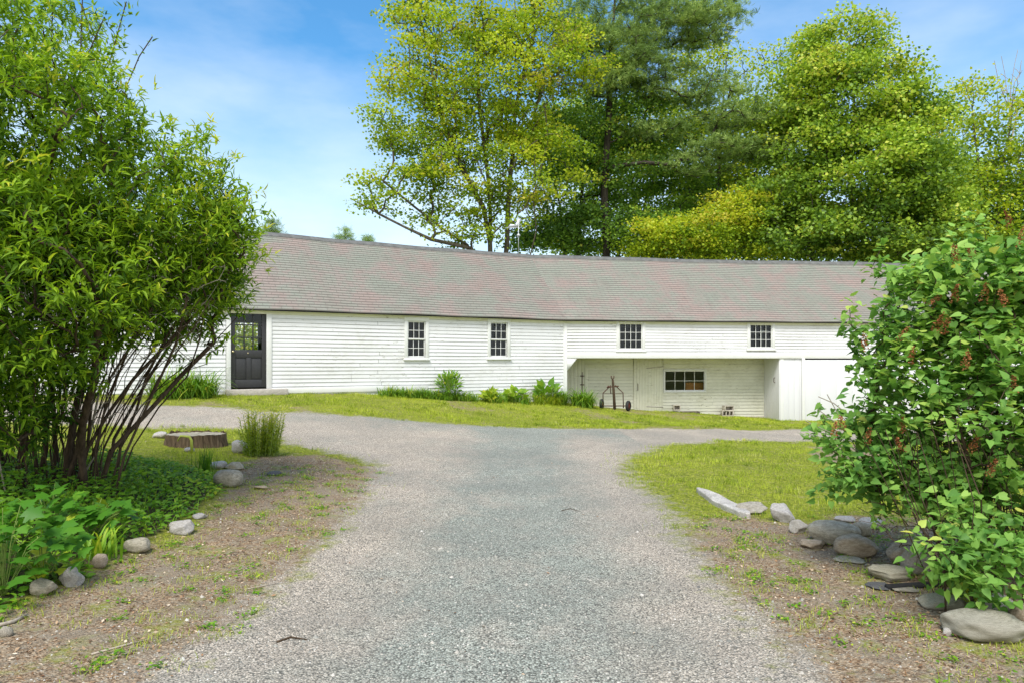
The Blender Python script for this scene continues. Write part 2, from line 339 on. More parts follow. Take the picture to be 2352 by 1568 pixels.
def G(px, py):
    """the point of the ground a photograph pixel looks at"""
    u = (px-CX)/F_; k = (py-HY)/F_
    ds = np.linspace(1.5, 40, 1500); g = CAMZ-k*ds-H(u*ds, ds)
    i = np.argmax(g < 0)
    d = ds[i] if g.min() < 0 else 40.
    return np.array([u*d, d])
def fbm(x, y, s, seed=0, octv=4):
    def vn(x, y, sd):
        xi = np.floor(x).astype(np.int64); yi = np.floor(y).astype(np.int64); fx = x-xi; fy = y-yi
        fx = fx*fx*(3-2*fx); fy = fy*fy*(3-2*fy)
        def h(a, b):
            n = (a*374761393+b*668265263+sd*974634777) & 0x7fffffff; n = ((n ^ (n >> 13))*1274126177) & 0x7fffffff
            return ((n ^ (n >> 16)) & 0xffff)/65535.
        return (h(xi, yi)*(1-fx)+h(xi+1, yi)*fx)*(1-fy)+(h(xi, yi+1)*(1-fx)+h(xi+1, yi+1)*fx)*fy
    t = 0; a = .5
    for o in range(octv): t = t+a*vn(x*s*2**o, y*s*2**o, seed+o); a *= .5
    return t/(1-.5**octv)
def sdf(poly, x, y):
    """signed distance, positive inside"""
    x = np.asarray(x, float); y = np.asarray(y, float)
    d = np.full(x.shape, 1e9); ins = np.zeros(x.shape, bool); n = len(poly)
    for i in range(n):
        ax, ay = poly[i]; bx, by = poly[(i+1) % n]; ex, ey = bx-ax, by-ay
        t = np.clip(((x-ax)*ex+(y-ay)*ey)/(ex*ex+ey*ey+1e-9), 0, 1)
        d = np.minimum(d, np.hypot(x-ax-t*ex, y-ay-t*ey))
        c = ((ay > y) != (by > y)) & (x < (bx-ax)*(y-ay)/(by-ay+1e-12)+ax); ins ^= c
    return np.where(ins, d, -d)
def gp(pts): return [tuple(G(*p)) for p in pts]
P_gravel = [(-1.7, .5), (-1.7, 2.)]+gp([(330, 1568), (470, 1470), (590, 1370), (700, 1270), (790, 1180), (860, 1110), (870, 1078), (810, 1050), (700, 1030), (640, 1005), (520, 985), (300, 978), (0, 965)])+[(-16, 11), (-16, 16)]+ \
    gp([(0, 915), (300, 927), (500, 935), (620, 943), (850, 957), (1050, 975), (1200, 983), (1400, 984), (1620, 985), (1900, 984), (2300, 984)])+[(20, 19.), (20, 15.6)]+ \
    gp([(2300, 1012), (1960, 1014), (1700, 1012), (1540, 1022), (1420, 1056), (1430, 1090), (1510, 1140), (1560, 1200), (1630, 1290), (1720, 1390), (1810, 1480), (1880, 1568)])+[(1.6, 2.), (1.6, .5)]
P_litL = [(-4.2, .5), (-4, 3.)]+gp([(0, 1440), (130, 1385), (300, 1285), (450, 1232), (540, 1140), (575, 1075), (640, 1050), (720, 1045), (830, 1070), (870, 1090), (790, 1180), (700, 1270), (590, 1370), (470, 1470), (330, 1568)])+[(-1.6, 2.), (-1.6, .5)]
P_litR = gp([(1640, 1195), (1730, 1190), (1850, 1215), (1930, 1190), (2100, 1200), (2352, 1250), (2352, 1568)])+[(4, 2.), (4, .5), (1.6, .5), (1.6, 2.)]+gp([(1860, 1540), (1810, 1480), (1720, 1390), (1630, 1290), (1580, 1220)])
P_bed = [(-9, 3.2)]+gp([(-60, 1440), (60, 1390), (150, 1345), (230, 1300), (310, 1262), (400, 1215), (470, 1165), (485, 1120), (455, 1090), (380, 1072), (250, 1068), (0, 1060)])+[(-9, 8.2)]
P_bedR = gp([(2050, 1230), (2352, 1240)])+[(7, 4.6), (7, 3.4)]+gp([(2352, 1400), (2200, 1370), (2110, 1320)])
P_dirtR = gp([(1860, 1025), (1980, 1018), (2100, 1030), (2080, 1075), (1960, 1075), (1880, 1060)])
def masks(x, y):
    n = (fbm(x, y, 1.1, 3)-.5)*1.0+(fbm(x, y, 5., 9)-.5)*.5
    near = np.clip(y/10., .35, 1.)
    f = lambda s, soft: np.clip(.5+(s+n*.55*near)/soft, 0, 1)
    gravel = f(sdf(P_gravel, x, y), .9); lit = np.maximum(f(sdf(P_litL, x, y)+.15, .8), f(sdf(P_litR, x, y)+.1, .8))
    lit = np.maximum(lit, f(sdf(P_dirtR, x, y), .5))
    bare = np.clip((fbm(x, y, .75, 21)-.58)*5+(fbm(x, y, 6., 22)-.5)*1.2, 0, .5)*(y > 14)*(fbm(x, y, .75, 21) > .52); lit = np.maximum(lit, bare)
    bed = np.maximum(f(sdf(P_bed, x, y), .5), f(sdf(P_bedR, x, y), .5))
    return gravel, lit, bed
def axis(lo, a, b, hi, st, grow=1.25):
    m_ = list(np.arange(a, b, st)); s = st; v = b; r = []
    while v < hi: r.append(v); s *= grow; v += s
    r.append(hi); s = st; v = a; l = []
    while v > lo: s *= grow; v -= s; l.append(max(v, lo))
    return np.array(l[::-1]+m_+r)
gx = axis(-900, -13, 15, 900, .085); gy = axis(-300, 1.2, 24.5, 1500, .085)
X, Y = np.meshgrid(gx, gy); xf, yf = X.ravel(), Y.ravel()
ga, li, be = masks(xf, yf)
zf = H(xf, yf)
inn = ((np.abs(xf) < 16) & (yf < 25)).astype(float)
rut = -np.exp(-((xf-(-.95+.02*yf))/.32)**2)*.018-np.exp(-((xf-(.75+.02*yf))/.32)**2)*.018
zf = zf+inn*((fbm(xf, yf, .9, 5)-.5)*.05+(fbm(xf, yf, 7, 6)-.5)*.018*(1.2-ga)+rut*ga*(yf < 12))
zf += inn*np.clip(be, 0, 1)*.05
zf = np.where(np.hypot(xf, yf) > 350, np.minimum(zf, -1), zf)
def HS(x, y): # surface height with the small relief used on the sheet
    x = np.asarray(x, float); y = np.asarray(y, float); i = np.clip(np.searchsorted(gx, x)-1, 0, len(gx)-2); j = np.clip(np.searchsorted(gy, y)-1, 0, len(gy)-2)
    tx = (x-gx[i])/(gx[i+1]-gx[i]); ty = (y-gy[j])/(gy[j+1]-gy[j]); Z = zf.reshape(X.shape)
    return (Z[j, i]*(1-tx)+Z[j, i+1]*tx)*(1-ty)+(Z[j+1, i]*(1-tx)+Z[j+1, i+1]*tx)*ty
nx, ny = len(gx), len(gy)
ii, jj = np.meshgrid(np.arange(nx-1), np.arange(ny-1)); base = (jj*nx+ii).ravel()
quads = np.stack([base, base+1, base+nx+1, base+nx], 1)
qg = ga[quads].mean(1) > .5
trk = np.clip(1-np.clip(np.abs(xf+.12-.02*yf)-.45, 0, 9)/.8, 0, 1)*np.clip((17-yf)/4, 0, 1)+np.clip((yf-11)/3, 0, 1)*np.exp(-((yf-15.5+.15*xf)/1.6)**2)*.9*(xf < 2.5)
colm = np.stack([ga, li, be, np.ones_like(ga)], 1)
for nm, sel in (('ground', ~qg), ('driveway', qg)):
    q = quads[sel]; u, inv = np.unique(q, return_inverse=True)
    o = mesh_obj(nm, np.stack([xf, yf, zf], 1)[u], inv.reshape(q.shape), M['ground'], None, True, {'track': trk[u]}, None, colm[u])
    tag(o, {'ground': 'uneven grassy ground with leaf litter around the gravel', 'driveway': 'worn grey gravel driveway forking before the white barn'}[nm], None, None, 'structure')

# ------------------------------------------------------------------ the barn
C0 = np.array([1.72, 22.35]); 
class Wing:
    def __init__(s, e): s.e = np.array(e)/np.linalg.norm(e); s.nb = np.array([-s.e[1], s.e[0]])   # nb: into the building
    def __call__(s, a, off, z): p = C0+s.e*a-s.nb*off; return (p[0], p[1], z)
    def px(s, px, py, off=0.):
        u = (px-CX)/F_; o = C0-s.nb*off; d = (o@s.nb)/(u*s.nb[0]+s.nb[1]); p = np.array([u*d, d]); return (p-o)@s.e, CAMZ+(HY-py)/F_*d
    def rect(s, x0, y0, x1, y1, off=0.):
        a, _ = s.px(x0, y0, off); b, _ = s.px(x1, y0, off); _, t = s.px((x0+x1)/2, y0, off); _, q = s.px((x0+x1)/2, y1, off); return a, b, q, t
WL, WR = Wing((8.78, 4.85)), Wing((1, .142))
barn = thing('barn', 'long white clapboard barn with two angled wings and a grey shingle roof', 'barn', (*WR(0, 0, 0)[:2], 0.))
EAVE, RIDGE, HALF, OH = 3.02, 5.47, 3.3, .17
LL, LR = -17., 27.
def sub(iv, cuts):
    for c0, c1 in cuts:
        r = []
        for a, b in iv:
            if c1 <= a or c0 >= b: r.append((a, b)); continue
            if c0 > a: r.append((a, c0))
            if c1 < b: r.append((c1, b))
        iv = r
    return iv
def clap(fr, s0, s1, z0, z1, holes, off=0., ex=.105, name='clapboard_siding', mat='siding', tilt=None):
    V = []; Q = []; rn = []
    nrow = int(math.ceil((z1-z0)/ex))
    for r in range(nrow):
        zt = z1-r*ex; zb = max(zt-ex, z0)
        cuts = [(h[0], h[1]) for h in holes if h[2] < zt-.02 and h[3] > zb+.02]
        segs = [(a, b, zt, zb) for a, b in sub([(s0, s1)], cuts)]
        for h in holes:
            if h[2] < zt-.02 and h[3] > zb+.02:
                if h[3] < zt-.008: segs.append((max(s0, h[0]), min(s1, h[1]), zt, h[3]))
                if h[2] > zb+.008: segs.append((max(s0, h[0]), min(s1, h[1]), h[2], zb))
        for a, b, zT, zB in segs:
            c = a+random.uniform(1.5, 4.5); joints = [a]
            while c < b-.6: joints.append(c); c += random.uniform(2.2, 4.8)
            joints.append(b)
            for g0, g1 in zip(joints[:-1], joints[1:]):
                g1_ = g1-(.007 if g1 < b else 0); n = max(1, int((g1_-g0)/.6)); rv = random.random()**2; w0 = random.uniform(-.002, .002)
                for k in range(n+1):
                    a_ = g0+(g1_-g0)*k/n; wv = w0+.004*math.sin(a_*1.7+r*.2)+random.uniform(-.0015, .0015); dz = .006*math.sin(a_*.45+.3)
                    V += [fr(a_, off+.003, zT+dz), fr(a_, off+.018+wv, zB+dz+.005), fr(a_, off+.018+wv, zB+dz+.005), fr(a_, off+.004, zB+dz+.001)]; rn += [rv]*2+[4.]*2  # underside verts carry the painted lap-shadow tone
                    if k:
                        m_ = len(V)-8; Q += [(m_, m_+1, m_+5, m_+4), (m_+2, m_+3, m_+7, m_+6)]
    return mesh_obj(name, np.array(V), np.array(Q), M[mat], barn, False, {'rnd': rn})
# openings
W1 = WL.rect(936, 738, 977, 820); W2 = WL.rect(1126, 741, 1165, 819); W3 = WR.rect(1422, 743, 1475, 802); W4 = WR.rect(1722, 744, 1773, 799)
DR = WL.rect(530, 708, 612, 889)
RD = 1.05
W5 = WR.rect(1526, 850, 1619, 897, -RD)
def grow(r, a, b=None, c=None): b = a if b is None else b; return (r[0]-a, r[1]+a, r[2]-b, r[3]+(b if c is None else c))
FZ = EAVE-.24                                   # underside of the frieze
zDb = DR[2]
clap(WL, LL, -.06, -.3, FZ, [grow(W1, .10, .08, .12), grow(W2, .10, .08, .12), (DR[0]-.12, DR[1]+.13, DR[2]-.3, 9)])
BB = WR.px(1500, 822)[1]; BT = WR.px(1500, 808)[1]    # the long beam over the recess
sRec0 = .05; sRec1 = WR.px(1792, 900)[0]
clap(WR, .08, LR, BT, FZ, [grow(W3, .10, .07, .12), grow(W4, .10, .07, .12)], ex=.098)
def solid(nm, boxes, mat, parent=barn, bevel=.004, label=None):
    b = MB()
    for fr, *a in boxes: b.box(fr, *a)
    return b.build(nm, M[mat], parent, False, bevel, label)
solid('corner_board', [(WL, -.06, .0, -.02, .035, -.4, FZ)], 'trim'); solid('corner_board', [(WR, -.005, .08, -.02, .038, -.4, FZ)], 'trim')
solid('frieze_board', [(WL, LL, -.0, -.02, .026, FZ, EAVE-.04)], 'cream'); solid('frieze_board', [(WR, .0, LR, -.02, .029, FZ, EAVE-.04)], 'cream')
solid('soffit', [(WL, LL-.2, -.05, .026, OH-.035, EAVE-.17, EAVE-.145)], 'cream'); solid('soffit', [(WR, -.02, LR+.2, .029, OH-.035, EAVE-.172, EAVE-.147)], 'cream')
solid('overhang_beam', [(WR, .08, LR, -.06, .045, BB, BT-.002)], 'trim')
# recess
sl, zt_ = WR.px(1343, 843, -RD); s_d0, _ = WR.px(1455, 830, -RD); s_d1, _ = WR.px(1521, 830, -RD); s_e, _ = WR.px(1757, 850, -RD)
HDR = WR.px(1400, 843, -RD)[1]
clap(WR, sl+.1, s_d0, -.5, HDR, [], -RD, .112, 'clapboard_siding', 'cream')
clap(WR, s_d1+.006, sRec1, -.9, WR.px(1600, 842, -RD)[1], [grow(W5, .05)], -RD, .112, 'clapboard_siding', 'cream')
solid('header_board', [(WR, sl, s_d0-.01, -RD-.03, -RD+.012, HDR, HDR+.13), (WR, sl, s_d0-.01, -RD-.03, -RD+.004, HDR+.134, BB+.1)], 'cream')
solid('header_board', [(WR, s_d1+.03, sRec1, -RD-.03, -RD+.012, HDR+.002, HDR+.12), (WR, s_d1+.03, sRec1, -RD-.03, -RD+.004, HDR+.124, BB+.1)], 'cream')
solid('vertical_trim', [(WR, sl, sl+.1, -RD-.01, -RD+.03, -.5, HDR)], 'cream')
solid('ceiling_board', [(WR, -.2, sRec1, -RD-.02, -.06, BB+.05, BB+.075)], 'cream')
b = MB(); a = -.25
while a < sl-.03: b.box(WR, a, a+.13, -RD-.03, -RD+random.uniform(.0, .006), -.5, BB+.1); a += .134
b.build('plank_wall', M['cream'], barn, False, .003)
o = MB()
for z in (.45, .75, 1.05): o.box(WR, sl-.16, sl-.02, -RD+.006, -RD+.02, z, z+.03)
o.box(WR, sl-.1, sl-.08, -RD+.006, -RD+.018, .45, 1.2); o.build('hinge', M['rust'], barn)
solid('return_wall', [(WR, -.35, -.3, -RD-.03, -.07, -.5, BB+.1)], 'cream')
# plank door in recess
pd = MB(); a = s_d0
while a < s_d1-.02:
    w_ = random.uniform(.085, .115); pd.box(WR, a, min(a+w_-.005, s_d1), -RD-.02, -RD+.05+random.uniform(0, .004), .0-.28, BB+.03); a += w_
pdo = pd.build('plank_door', M['cream'], barn, False, .004)
for z, dz in ((HDR-.05, .06), (-.02, -.03)): 
    st = MB()
    q0, q1 = s_d0+.45, s_d1+.02
    st.hexa([WR(q0, -RD+.056, z), WR(q1, -RD+.056, z+dz), WR(q1, -RD+.02, z+dz), WR(q0, -RD+.02, z), WR(q0, -RD+.056, z+.03), WR(q1, -RD+.056, z+dz+.035), WR(q1, -RD+.02, z+dz+.035), WR(q0, -RD+.02, z+.03)])
    st.build('strap_hinge', M['sill_wood'], pdo)
MB_ = MB(); MB_.box(WR, s_d0+.13, s_d0+.145, -RD+.055, -RD+.075, .55, .8); MB_.build('latch', M['rust'], pdo)
# return door at the right end of the recess, post, trims, panels
b = MB(); z0, z1 = -.75, BB+.04; rr = RD/8
for k in range(8): b.box(WR, sRec1-.03, sRec1+random.uniform(0, .003), -RD+k*rr+.003, -RD+(k+1)*rr-.002, z0, z1)
rdoor = b.build('side_plank_door', M['panel'], barn, False, .003)
hb = MB(); hb.tube([WR(sRec1-.03, -.28, 1.0), WR(sRec1-.08, -.28, .98), WR(sRec1-.08, -.28, .85), WR(sRec1-.03, -.28, .83)], .012, 6); hb.build('pull_handle', M['rust'], rdoor)
p1, _ = WR.px(1800, 830); p2, _ = WR.px(1843, 830)
solid('post', [(WR, sRec1, sRec1+.12, -.08, .02, -.9, BB)], 'trim'); solid('post', [(WR, p2-.05, p2+.05, .03, .08, -.9, BB+.0)], 'trim')
b = MB(); a = sRec1+.125
while a < p2-.05: b.box(WR, a, a+.196, -.05, -.0+random.uniform(0, .004), -.9, BB-.005); a += .2
b.build('board_panel', M['panel'], barn, False, .003)
b = MB(); a = p2+.055
while a < p2+5.4: b.box(WR, a, a+.596, -.035, .022+random.uniform(0, .003), -.85, BB-.05); a += .6
sdoor = b.build('sliding_door', M['panel'], barn, False, .003)
solid('track_gap', [(WR, p2+.05, LR, -.05, -.03, BB-.05, BB+.01)], 'dark')
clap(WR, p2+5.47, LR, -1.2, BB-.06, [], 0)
# brace
A, Bz = WR.px(1302, 822), WR.px(1302, 851); A2 = WR.px(1324, 822)
b = MB(); zb_ = BB
b.hexa([WR(.08, .03, zb_-.40), WR(.10, .03, zb_-.40), WR(.10, -.03, zb_-.40), WR(.08, -.03, zb_-.40), WR(.08, .03, zb_-.002), WR(.42, .03, zb_-.002), WR(.42, -.03, zb_-.002), WR(.08, -.03, zb_-.002)])
b.build('corner_brace', M['trim'], barn)
# skirt board and door step
sk0 = WL.px(625, 890)[0]
solid('skirt_board', [(WL, DR[1]+.13, -4.8, .018, .045, zDb-.17, zDb-.02)], 'trim'); solid('threshold', [(WL, DR[0]-.14, DR[1]+.5, .05, .28, zDb-.2, zDb-.035)], 'sill_wood', bevel=.015)
# windows
def window(fr, r, cols, rows, off=0., split=False, casing=.10, label=None, sill=True):
    a0, a1, z0, z1 = r; P = MB(); c = casing
    P.box(fr, a0-c, a0, off-.02, off+.034, z0, z1+.0); P.box(fr, a1, a1+c, off-.02, off+.034, z0, z1+.0)
    P.box(fr, a0-c, a1+c, off-.02, off+.037, z1+.001, z1+c*1.15); P.box(fr, a0-c, a1+c, off-.02, off+.031, z0-.05, z0-.001)
    win = P.build('window', M['trim'], barn, False, .004, label)
    S = MB(); f = .032
    def sash(zz0, zz1, o, rws):
        S.box(fr, a0+.002, a0+f, o-.03, o, zz0, zz1); S.box(fr, a1-f, a1-.002, o-.03, o, zz0, zz1)
        S.box(fr, a0+f, a1-f, o-.03, o-.001, zz0, zz0+f*1.2); S.box(fr, a0+f, a1-f, o-.03, o-.001, zz1-f, zz1)
        for k in range(1, cols): x = a0+f+(a1-a0-2*f)*k/cols; S.box(fr, x-.008, x+.008, o-.024, o-.003, zz0+f, zz1-f)
        for k in range(1, rws): z = zz0+f+(zz1-zz0-2*f)*k/rws; S.box(fr, a0+f, a1-f, o-.026, o-.005, z-.008, z+.008)
    if split: zm = (z0+z1)/2-.01; sash(zm, z1, off+.0, rows//2); sash(z0, zm+.02, off-.032, rows//2)
    else: sash(z0, z1, off+.005, rows)
    S.build('sash', M['trim'], win, False, .002)
    g = MB(); g.add([fr(a0+.01, off-.045, z0+.01), fr(a1-.01, off-.045, z0+.01), fr(a1-.01, off-.045, z1-.01), fr(a0+.01, off-.045, z1-.01)], [(0, 1, 2, 3)]); g.build('pane', M['glass'], win)
    if sill: s_ = MB(); s_.box(fr, a0-c-.03, a1+c+.03, off-.01, off+.07, z0-.085, z0-.05); s_.build('sill', M['trim'], win, False, .004)
    return win
window(WL, W1, 3, 4, split=True, label='six over six sash window nearer the black door')
window(WL, W2, 3, 4, split=True, label='narrower six over six sash window near the corner board')
window(WR, W3, 4, 3, label='square twelve pane window above the old wheeled implement')
window(WR, W4, 4, 3, label='square twelve pane window above the recess end with frame behind glass')
window(WR, W5, 4, 2, -RD, casing=.045, label='low wide eight pane window under the overhang', sill=False)
# door
d0, d1, dz0, dz1 = DR
solid('door_casing', [(WL, d1, d1+.13, -.05, .035, dz0-.05, FZ)], 'trim'); solid('door_casing', [(WL, d0-.11, d0, -.05, .035, dz0-.05, FZ)], 'trim')
b = MB(); fo = -.035; wd = d1-d0; zl0 = WL.px(570, 803)[1]; zl1 = WL.px(570, 718)[1]; k0, k1 = d0+.11, d1-.11
b.box(WL, d0, k0, fo-.04, fo, dz0, dz1+.02); b.box(WL, k1, d1, fo-.04, fo, dz0, dz1+.02); b.box(WL, k0, k1, fo-.04, fo-.001, zl1, dz1+.02)
b.box(WL, k0, k1, fo-.04, fo-.001, dz0, dz0+.2); b.box(WL, k0, k1, fo-.04, fo-.001, zl0-.2, zl0); mid = (k0+k1)/2
b.box(WL, mid-.055, mid+.055, fo-.04, fo-.002, dz0+.2, zl0-.2)
for q0, q1 in ((k0, mid-.055), (mid+.055, k1)):
    b.box(WL, q0, q1, fo-.03, fo-.022, dz0+.2, zl0-.2); b.box(WL, q0+.03, q1-.03, fo-.03, fo-.012, dz0+.23, zl0-.23)
for k in (1, 2):
    x = k0+(k1-k0)*k/3; b.box(WL, x-.016, x+.016, fo-.035, fo-.004, zl0, zl1); z = zl0+(zl1-zl0)*k/3; b.box(WL, k0, k1, fo-.035, fo-.006, z-.016, z+.016)
door = b.build('door', M['black'], barn, False, .004, 'charcoal door with nine panes over two panels')
g = MB(); g.add([WL(k0, fo-.03, zl0), WL(k1, fo-.03, zl0), WL(k1, fo-.03, zl1), WL(k0, fo-.03, zl1)], [(0, 1, 2, 3)]); g.build('pane', M['glass'], door)
b = MB(); kz = WL.px(536, 807)[1]; b.tube([WL(d0+.055, fo, kz), WL(d0+.055, fo+.03, kz), WL(d0+.055, fo+.035, kz), WL(d0+.055, fo+.055, kz), WL(d0+.055, fo+.065, kz)], [.012, .012, .03, .03, .012], 12); b.build('door_knob', M['knob'], door, True)
b = MB(); b.box(WL, mid-.03, mid-.0, fo, fo+.012, zl0-.1, zl0-.07); b.build('latch_plate', M['knob'], door)
# back wall, gables, interior, floor
ho0, zz = WL.px(534, 800, -HALF*2); ho1, zz2 = WL.px(592, 742, -HALF*2)
hz0, hz1 = zz-.25, zz2+.1
b = MB(); D2 = -2*HALF
for fr, s0, s1, z0, z1 in ((WL, LL, ho0, -.6, EAVE), (WL, ho1, 1.19, -.6, EAVE), (WL, ho0, ho1, -.6, hz0), (WL, ho0, ho1, hz1, EAVE), (WR, -1.22, LR, -1.5, EAVE)): b.box(fr, s0, s1, D2, D2+.05, z0, z1)
b.build('back_wall', M['siding'], barn)
def gable(fr, s, dd):
    P = [fr(s, 0, -1.5), fr(s, -2*HALF, -1.5), fr(s, -2*HALF, EAVE), fr(s, -HALF, RIDGE-.05), fr(s, 0, EAVE)]; P += [fr(s+dd, -o_, z_) for o_, z_ in ((0, -1.5), (2*HALF, -1.5), (2*HALF, EAVE), (HALF, RIDGE-.05), (0, EAVE))]
    V = np.array(P); me_f = [(0, 1, 2, 3), (0, 3, 4), (5, 8, 7, 6), (5, 9, 8)]; q = MB(); q.add(V, me_f); return q.build('gable_wall', M['siding'], barn)
gable(WL, LL, .05); gable(WR, LR, -.05)
solid('inner_wall', [(WL, -4.9, -4.85, -2*HALF+.06, -.1, -.3, EAVE)], 'interior'); solid('inner_wall', [(WR, 13., 13.05, -2*HALF+.06, -.1, -1.2, EAVE)], 'interior')
solid('upper_floor', [(WR, .3, LR-.2, -2*HALF+.06, -.06, BB+.08, BB+.2)], 'interior'); solid('loft_floor', [(WL, LL+.1, -.6, -2*HALF+.06, -.08, EAVE-.1, EAVE-.05)], 'interior')
# roof: lapped courses
bis = (WL.nb+WR.nb); bis /= np.linalg.norm(bis); cosb = float(bis@WL.nb); tanb = math.tan(math.acos(cosb))
def roofside(fr, s_end, left, back=False):
    """courses of shingles from eave to ridge; the valley end is mitred"""
    rn = HALF+OH; slope = math.hypot(rn, (RIDGE-EAVE)/HALF*rn); nc = int(slope/.14)+1; V = []; Q = []; UV = []; rnd = []; low = []
    for r in range(nc):
        t0 = r/nc; t1 = min(1., (r+1.0)/nc)
        def pt(t, lift, sfrac):
            off = OH-rn*t; z = EAVE+(RIDGE-EAVE)/HALF*(-off)+lift; o_ = off
            if back: o_ = -2*HALF-off
            sv = -tanb*o_ if left else tanb*o_
            e0, e1 = (s_end, sv) if left else (sv, s_end)
            s_ = e0+(e1-e0)*sfrac
            z += .014*math.sin(s_*.55+1)*t+.008*math.sin(s_*2.1)+(-.015*math.sin(min(1, max(0, abs(s_)/12))*math.pi))*t
            return fr(s_, o_, z), s_
        n = 60; rv = random.random()
        for k in range(n+1):
            f = k/n; j = random.uniform(-.003, .003)
            p0, s_ = pt(t0, .030+j, f); p1, _ = pt(t1, .008, f); p2, _ = pt(t0, .0, f)
            V += [p1, p0, p2]; UV += [(s_+40, (r+1)*.14-.004), (s_+40, r*.14+.004), (s_+40, r*.14)]; rnd += [rv]*3; low += [1-t0]*3
            if k:
                m_ = len(V)-6; Q += [(m_, m_+1, m_+4, m_+3), (m_+1, m_+2, m_+5, m_+4)]
    return V, Q, UV, rnd, low
for fr, e, left in ((WL, LL-.25, True), (WR, LR+.25, False)):
    V, Q, UV, rv, lo = roofside(fr, e, left)
    rf = mesh_obj('roof', np.array(V), np.array(Q), M['roof'], barn, False, {'rnd': rv, 'low': lo}, UV)
    V, Q, UV, rv, lo = roofside(fr, e, left, True)
    mesh_obj('back_roof', np.array(V), np.array(Q), M['roof'], barn, False, {'rnd': rv, 'low': lo}, UV)
    cap = MB(); n = 40; e1 = tanb*HALF if left else -tanb*HALF
    for k in range(n):
        a0, a1 = e+(e1-e)*k/n, e+(e1-e)*(k+1)/n
        g_ = lambda s_: RIDGE+.014*math.sin(s_*.55+1)+.008*math.sin(s_*2.1)-.015*math.sin(min(1, max(0, abs(s_)/12))*math.pi)
        za, zb = g_(a0), g_(a1)
        L = [(-HALF+.17, -.07), (-HALF, .055), (-HALF-.17, -.07)]
        V = [fr(a0, o_, za+z_) for o_, z_ in L]+[fr(a1, o_, zb+z_) for o_, z_ in L]+[fr(a0, -HALF+.175, za-.10), fr(a1, -HALF+.175, zb-.10)]
        cap.add(V, [(0, 3, 4, 1), (1, 4, 5, 2), (6, 7, 3, 0)])
    cap.build('ridge_cap', M['ridge'], rf)
    fs = MB(); ze = EAVE-OH*(RIDGE-EAVE)/HALF; fs.box(fr, *((e, -.03) if left else (0.02, e)), OH-.03, OH-.012, ze-.035, ze-.002); fs.build('drip_edge', M['dark'], rf)
# weathervane
wv = at(1191, 583, 25.7); b = MB(); top = at(1191, 500, 25.7)
b.tube([wv-np.array([0, 0, .2]), (wv[0], wv[1], top[2])], .014, 6)
bz = at(1191, 541, 25.7); b.tube([(wv[0], wv[1], bz[2]-.07), (wv[0], wv[1], bz[2]-.04), (wv[0], wv[1], bz[2]), (wv[0], wv[1], bz[2]+.04), (wv[0], wv[1], bz[2]+.07)], [.01, .055, .075, .055, .01], 10)
az = at(1191, 523, 25.7)[2]
b.tube([(wv[0]-.52, wv[1], az-.02), (wv[0]+.12, wv[1], az)], .012, 6); b.tube([(wv[0]-.5, wv[1]+.02, az-.07), (wv[0]-.38, wv[1], az+.03)], .01, 5)
pts = [(-.42, .0), (-.3, .13), (-.12, .1), (-.02, .3), (.06, .34), (.1, .26), (.04, .18), (.08, .06), (-.05, .01)]
V = [(wv[0]+x, wv[1]+o_, az+z) for o_ in (-.012, .012) for x, z in pts]; n = len(pts); cx = len(V)
V += [(wv[0]-.08, wv[1]-.012, az+.1), (wv[0]-.08, wv[1]+.012, az+.1)]
Fc = [(i, (i+1) % n, cx) for i in range(n)]+[((i+1) % n+n, i+n, cx+1) for i in range(n)]+[(i, i+n, (i+1) % n+n, (i+1) % n) for i in range(n)]
b.add(V, Fc); b.build('weathervane', M['zinc'], barn)
# board seen inside the low window
a0, z0 = WR.px(1580, 897, -RD-.35); a1, z1 = WR.px(1622, 880, -RD-.35)
b = MB(); b.box(WR, a0-.08, a1+.15, -RD-.40, -RD-.36, z0-.05, z1+.04); o = b.build('board', M['orange'], None, False, .004); tag(o, 'orange brown board standing inside the low wide barn window', 'board')
a0, z0 = WR.px(1744, 797, -.3); a1, z1 = WR.px(1775, 760, -.3)
b = MB(); b.box(WR, a0, a0+.04, -.22, -.2, z0-.1, z1); b.box(WR, a1-.04, a1, -.22, -.2, z0-.1, z1); b.box(WR, a0+.04, a1-.04, -.22, -.201, z1-.04, z1); b.box(WR, a0+.04, a1-.04, -.22, -.201, z0-.1, z0-.06)
o = b.build('empty_frame', M['trim'], None, False, .003); tag(o, 'white empty sash frame leaning inside the upper window above the plank door', 'frame')
o['label'] = 'white empty frame leaning inside the right hand twelve pane window'

# ------------------------------------------------------------------ foliage helpers
def unit(a): return a/np.maximum(np.linalg.norm(a, axis=-1, keepdims=True), 1e-9)
def rsph(n): return unit(R.normal(size=(n, 3)))
T_KITE = (np.array([(0, 0, 0), (.45, .5, .05), (1, 0, -.06), (.45, -.5, .05)]), [(0, 1, 2, 3)])
T_LANCE = (np.array([(0, 0, 0), (.3, .5, .06), (.68, .36, .02), (1, 0, -.16), (.68, -.36, .02), (.3, -.5, .06), (.3, 0, -.01), (.68, 0, -.04)]),
           [(0, 6, 1), (1, 6, 7, 2), (2, 7, 3), (0, 5, 6), (5, 4, 7, 6), (4, 3, 7)])
T_HEART = (np.array([(0, 0, 0), (-.10, .26, .05), (.14, .5, .09), (.45, .42, .06), (.78, .17, -.03), (1.06, 0, -.16), (.78, -.17, -.03), (.45, -.42, .06), (.14, -.5, .09), (-.10, -.26, .05), (.3, 0, -.03), (.7, 0, -.08)]),
           [(0, 10, 2, 1), (2, 10, 3), (3, 10, 11, 4), (4, 11, 5), (0, 9, 8, 10), (8, 7, 10), (7, 6, 11, 10), (6, 5, 11)])
_mp = [(0, .06), (-.02, .40), (.22, .28), (.30, .55), (.42, .52), (.50, .30), (.62, .34), (.70, .18), (1.05, 0)]
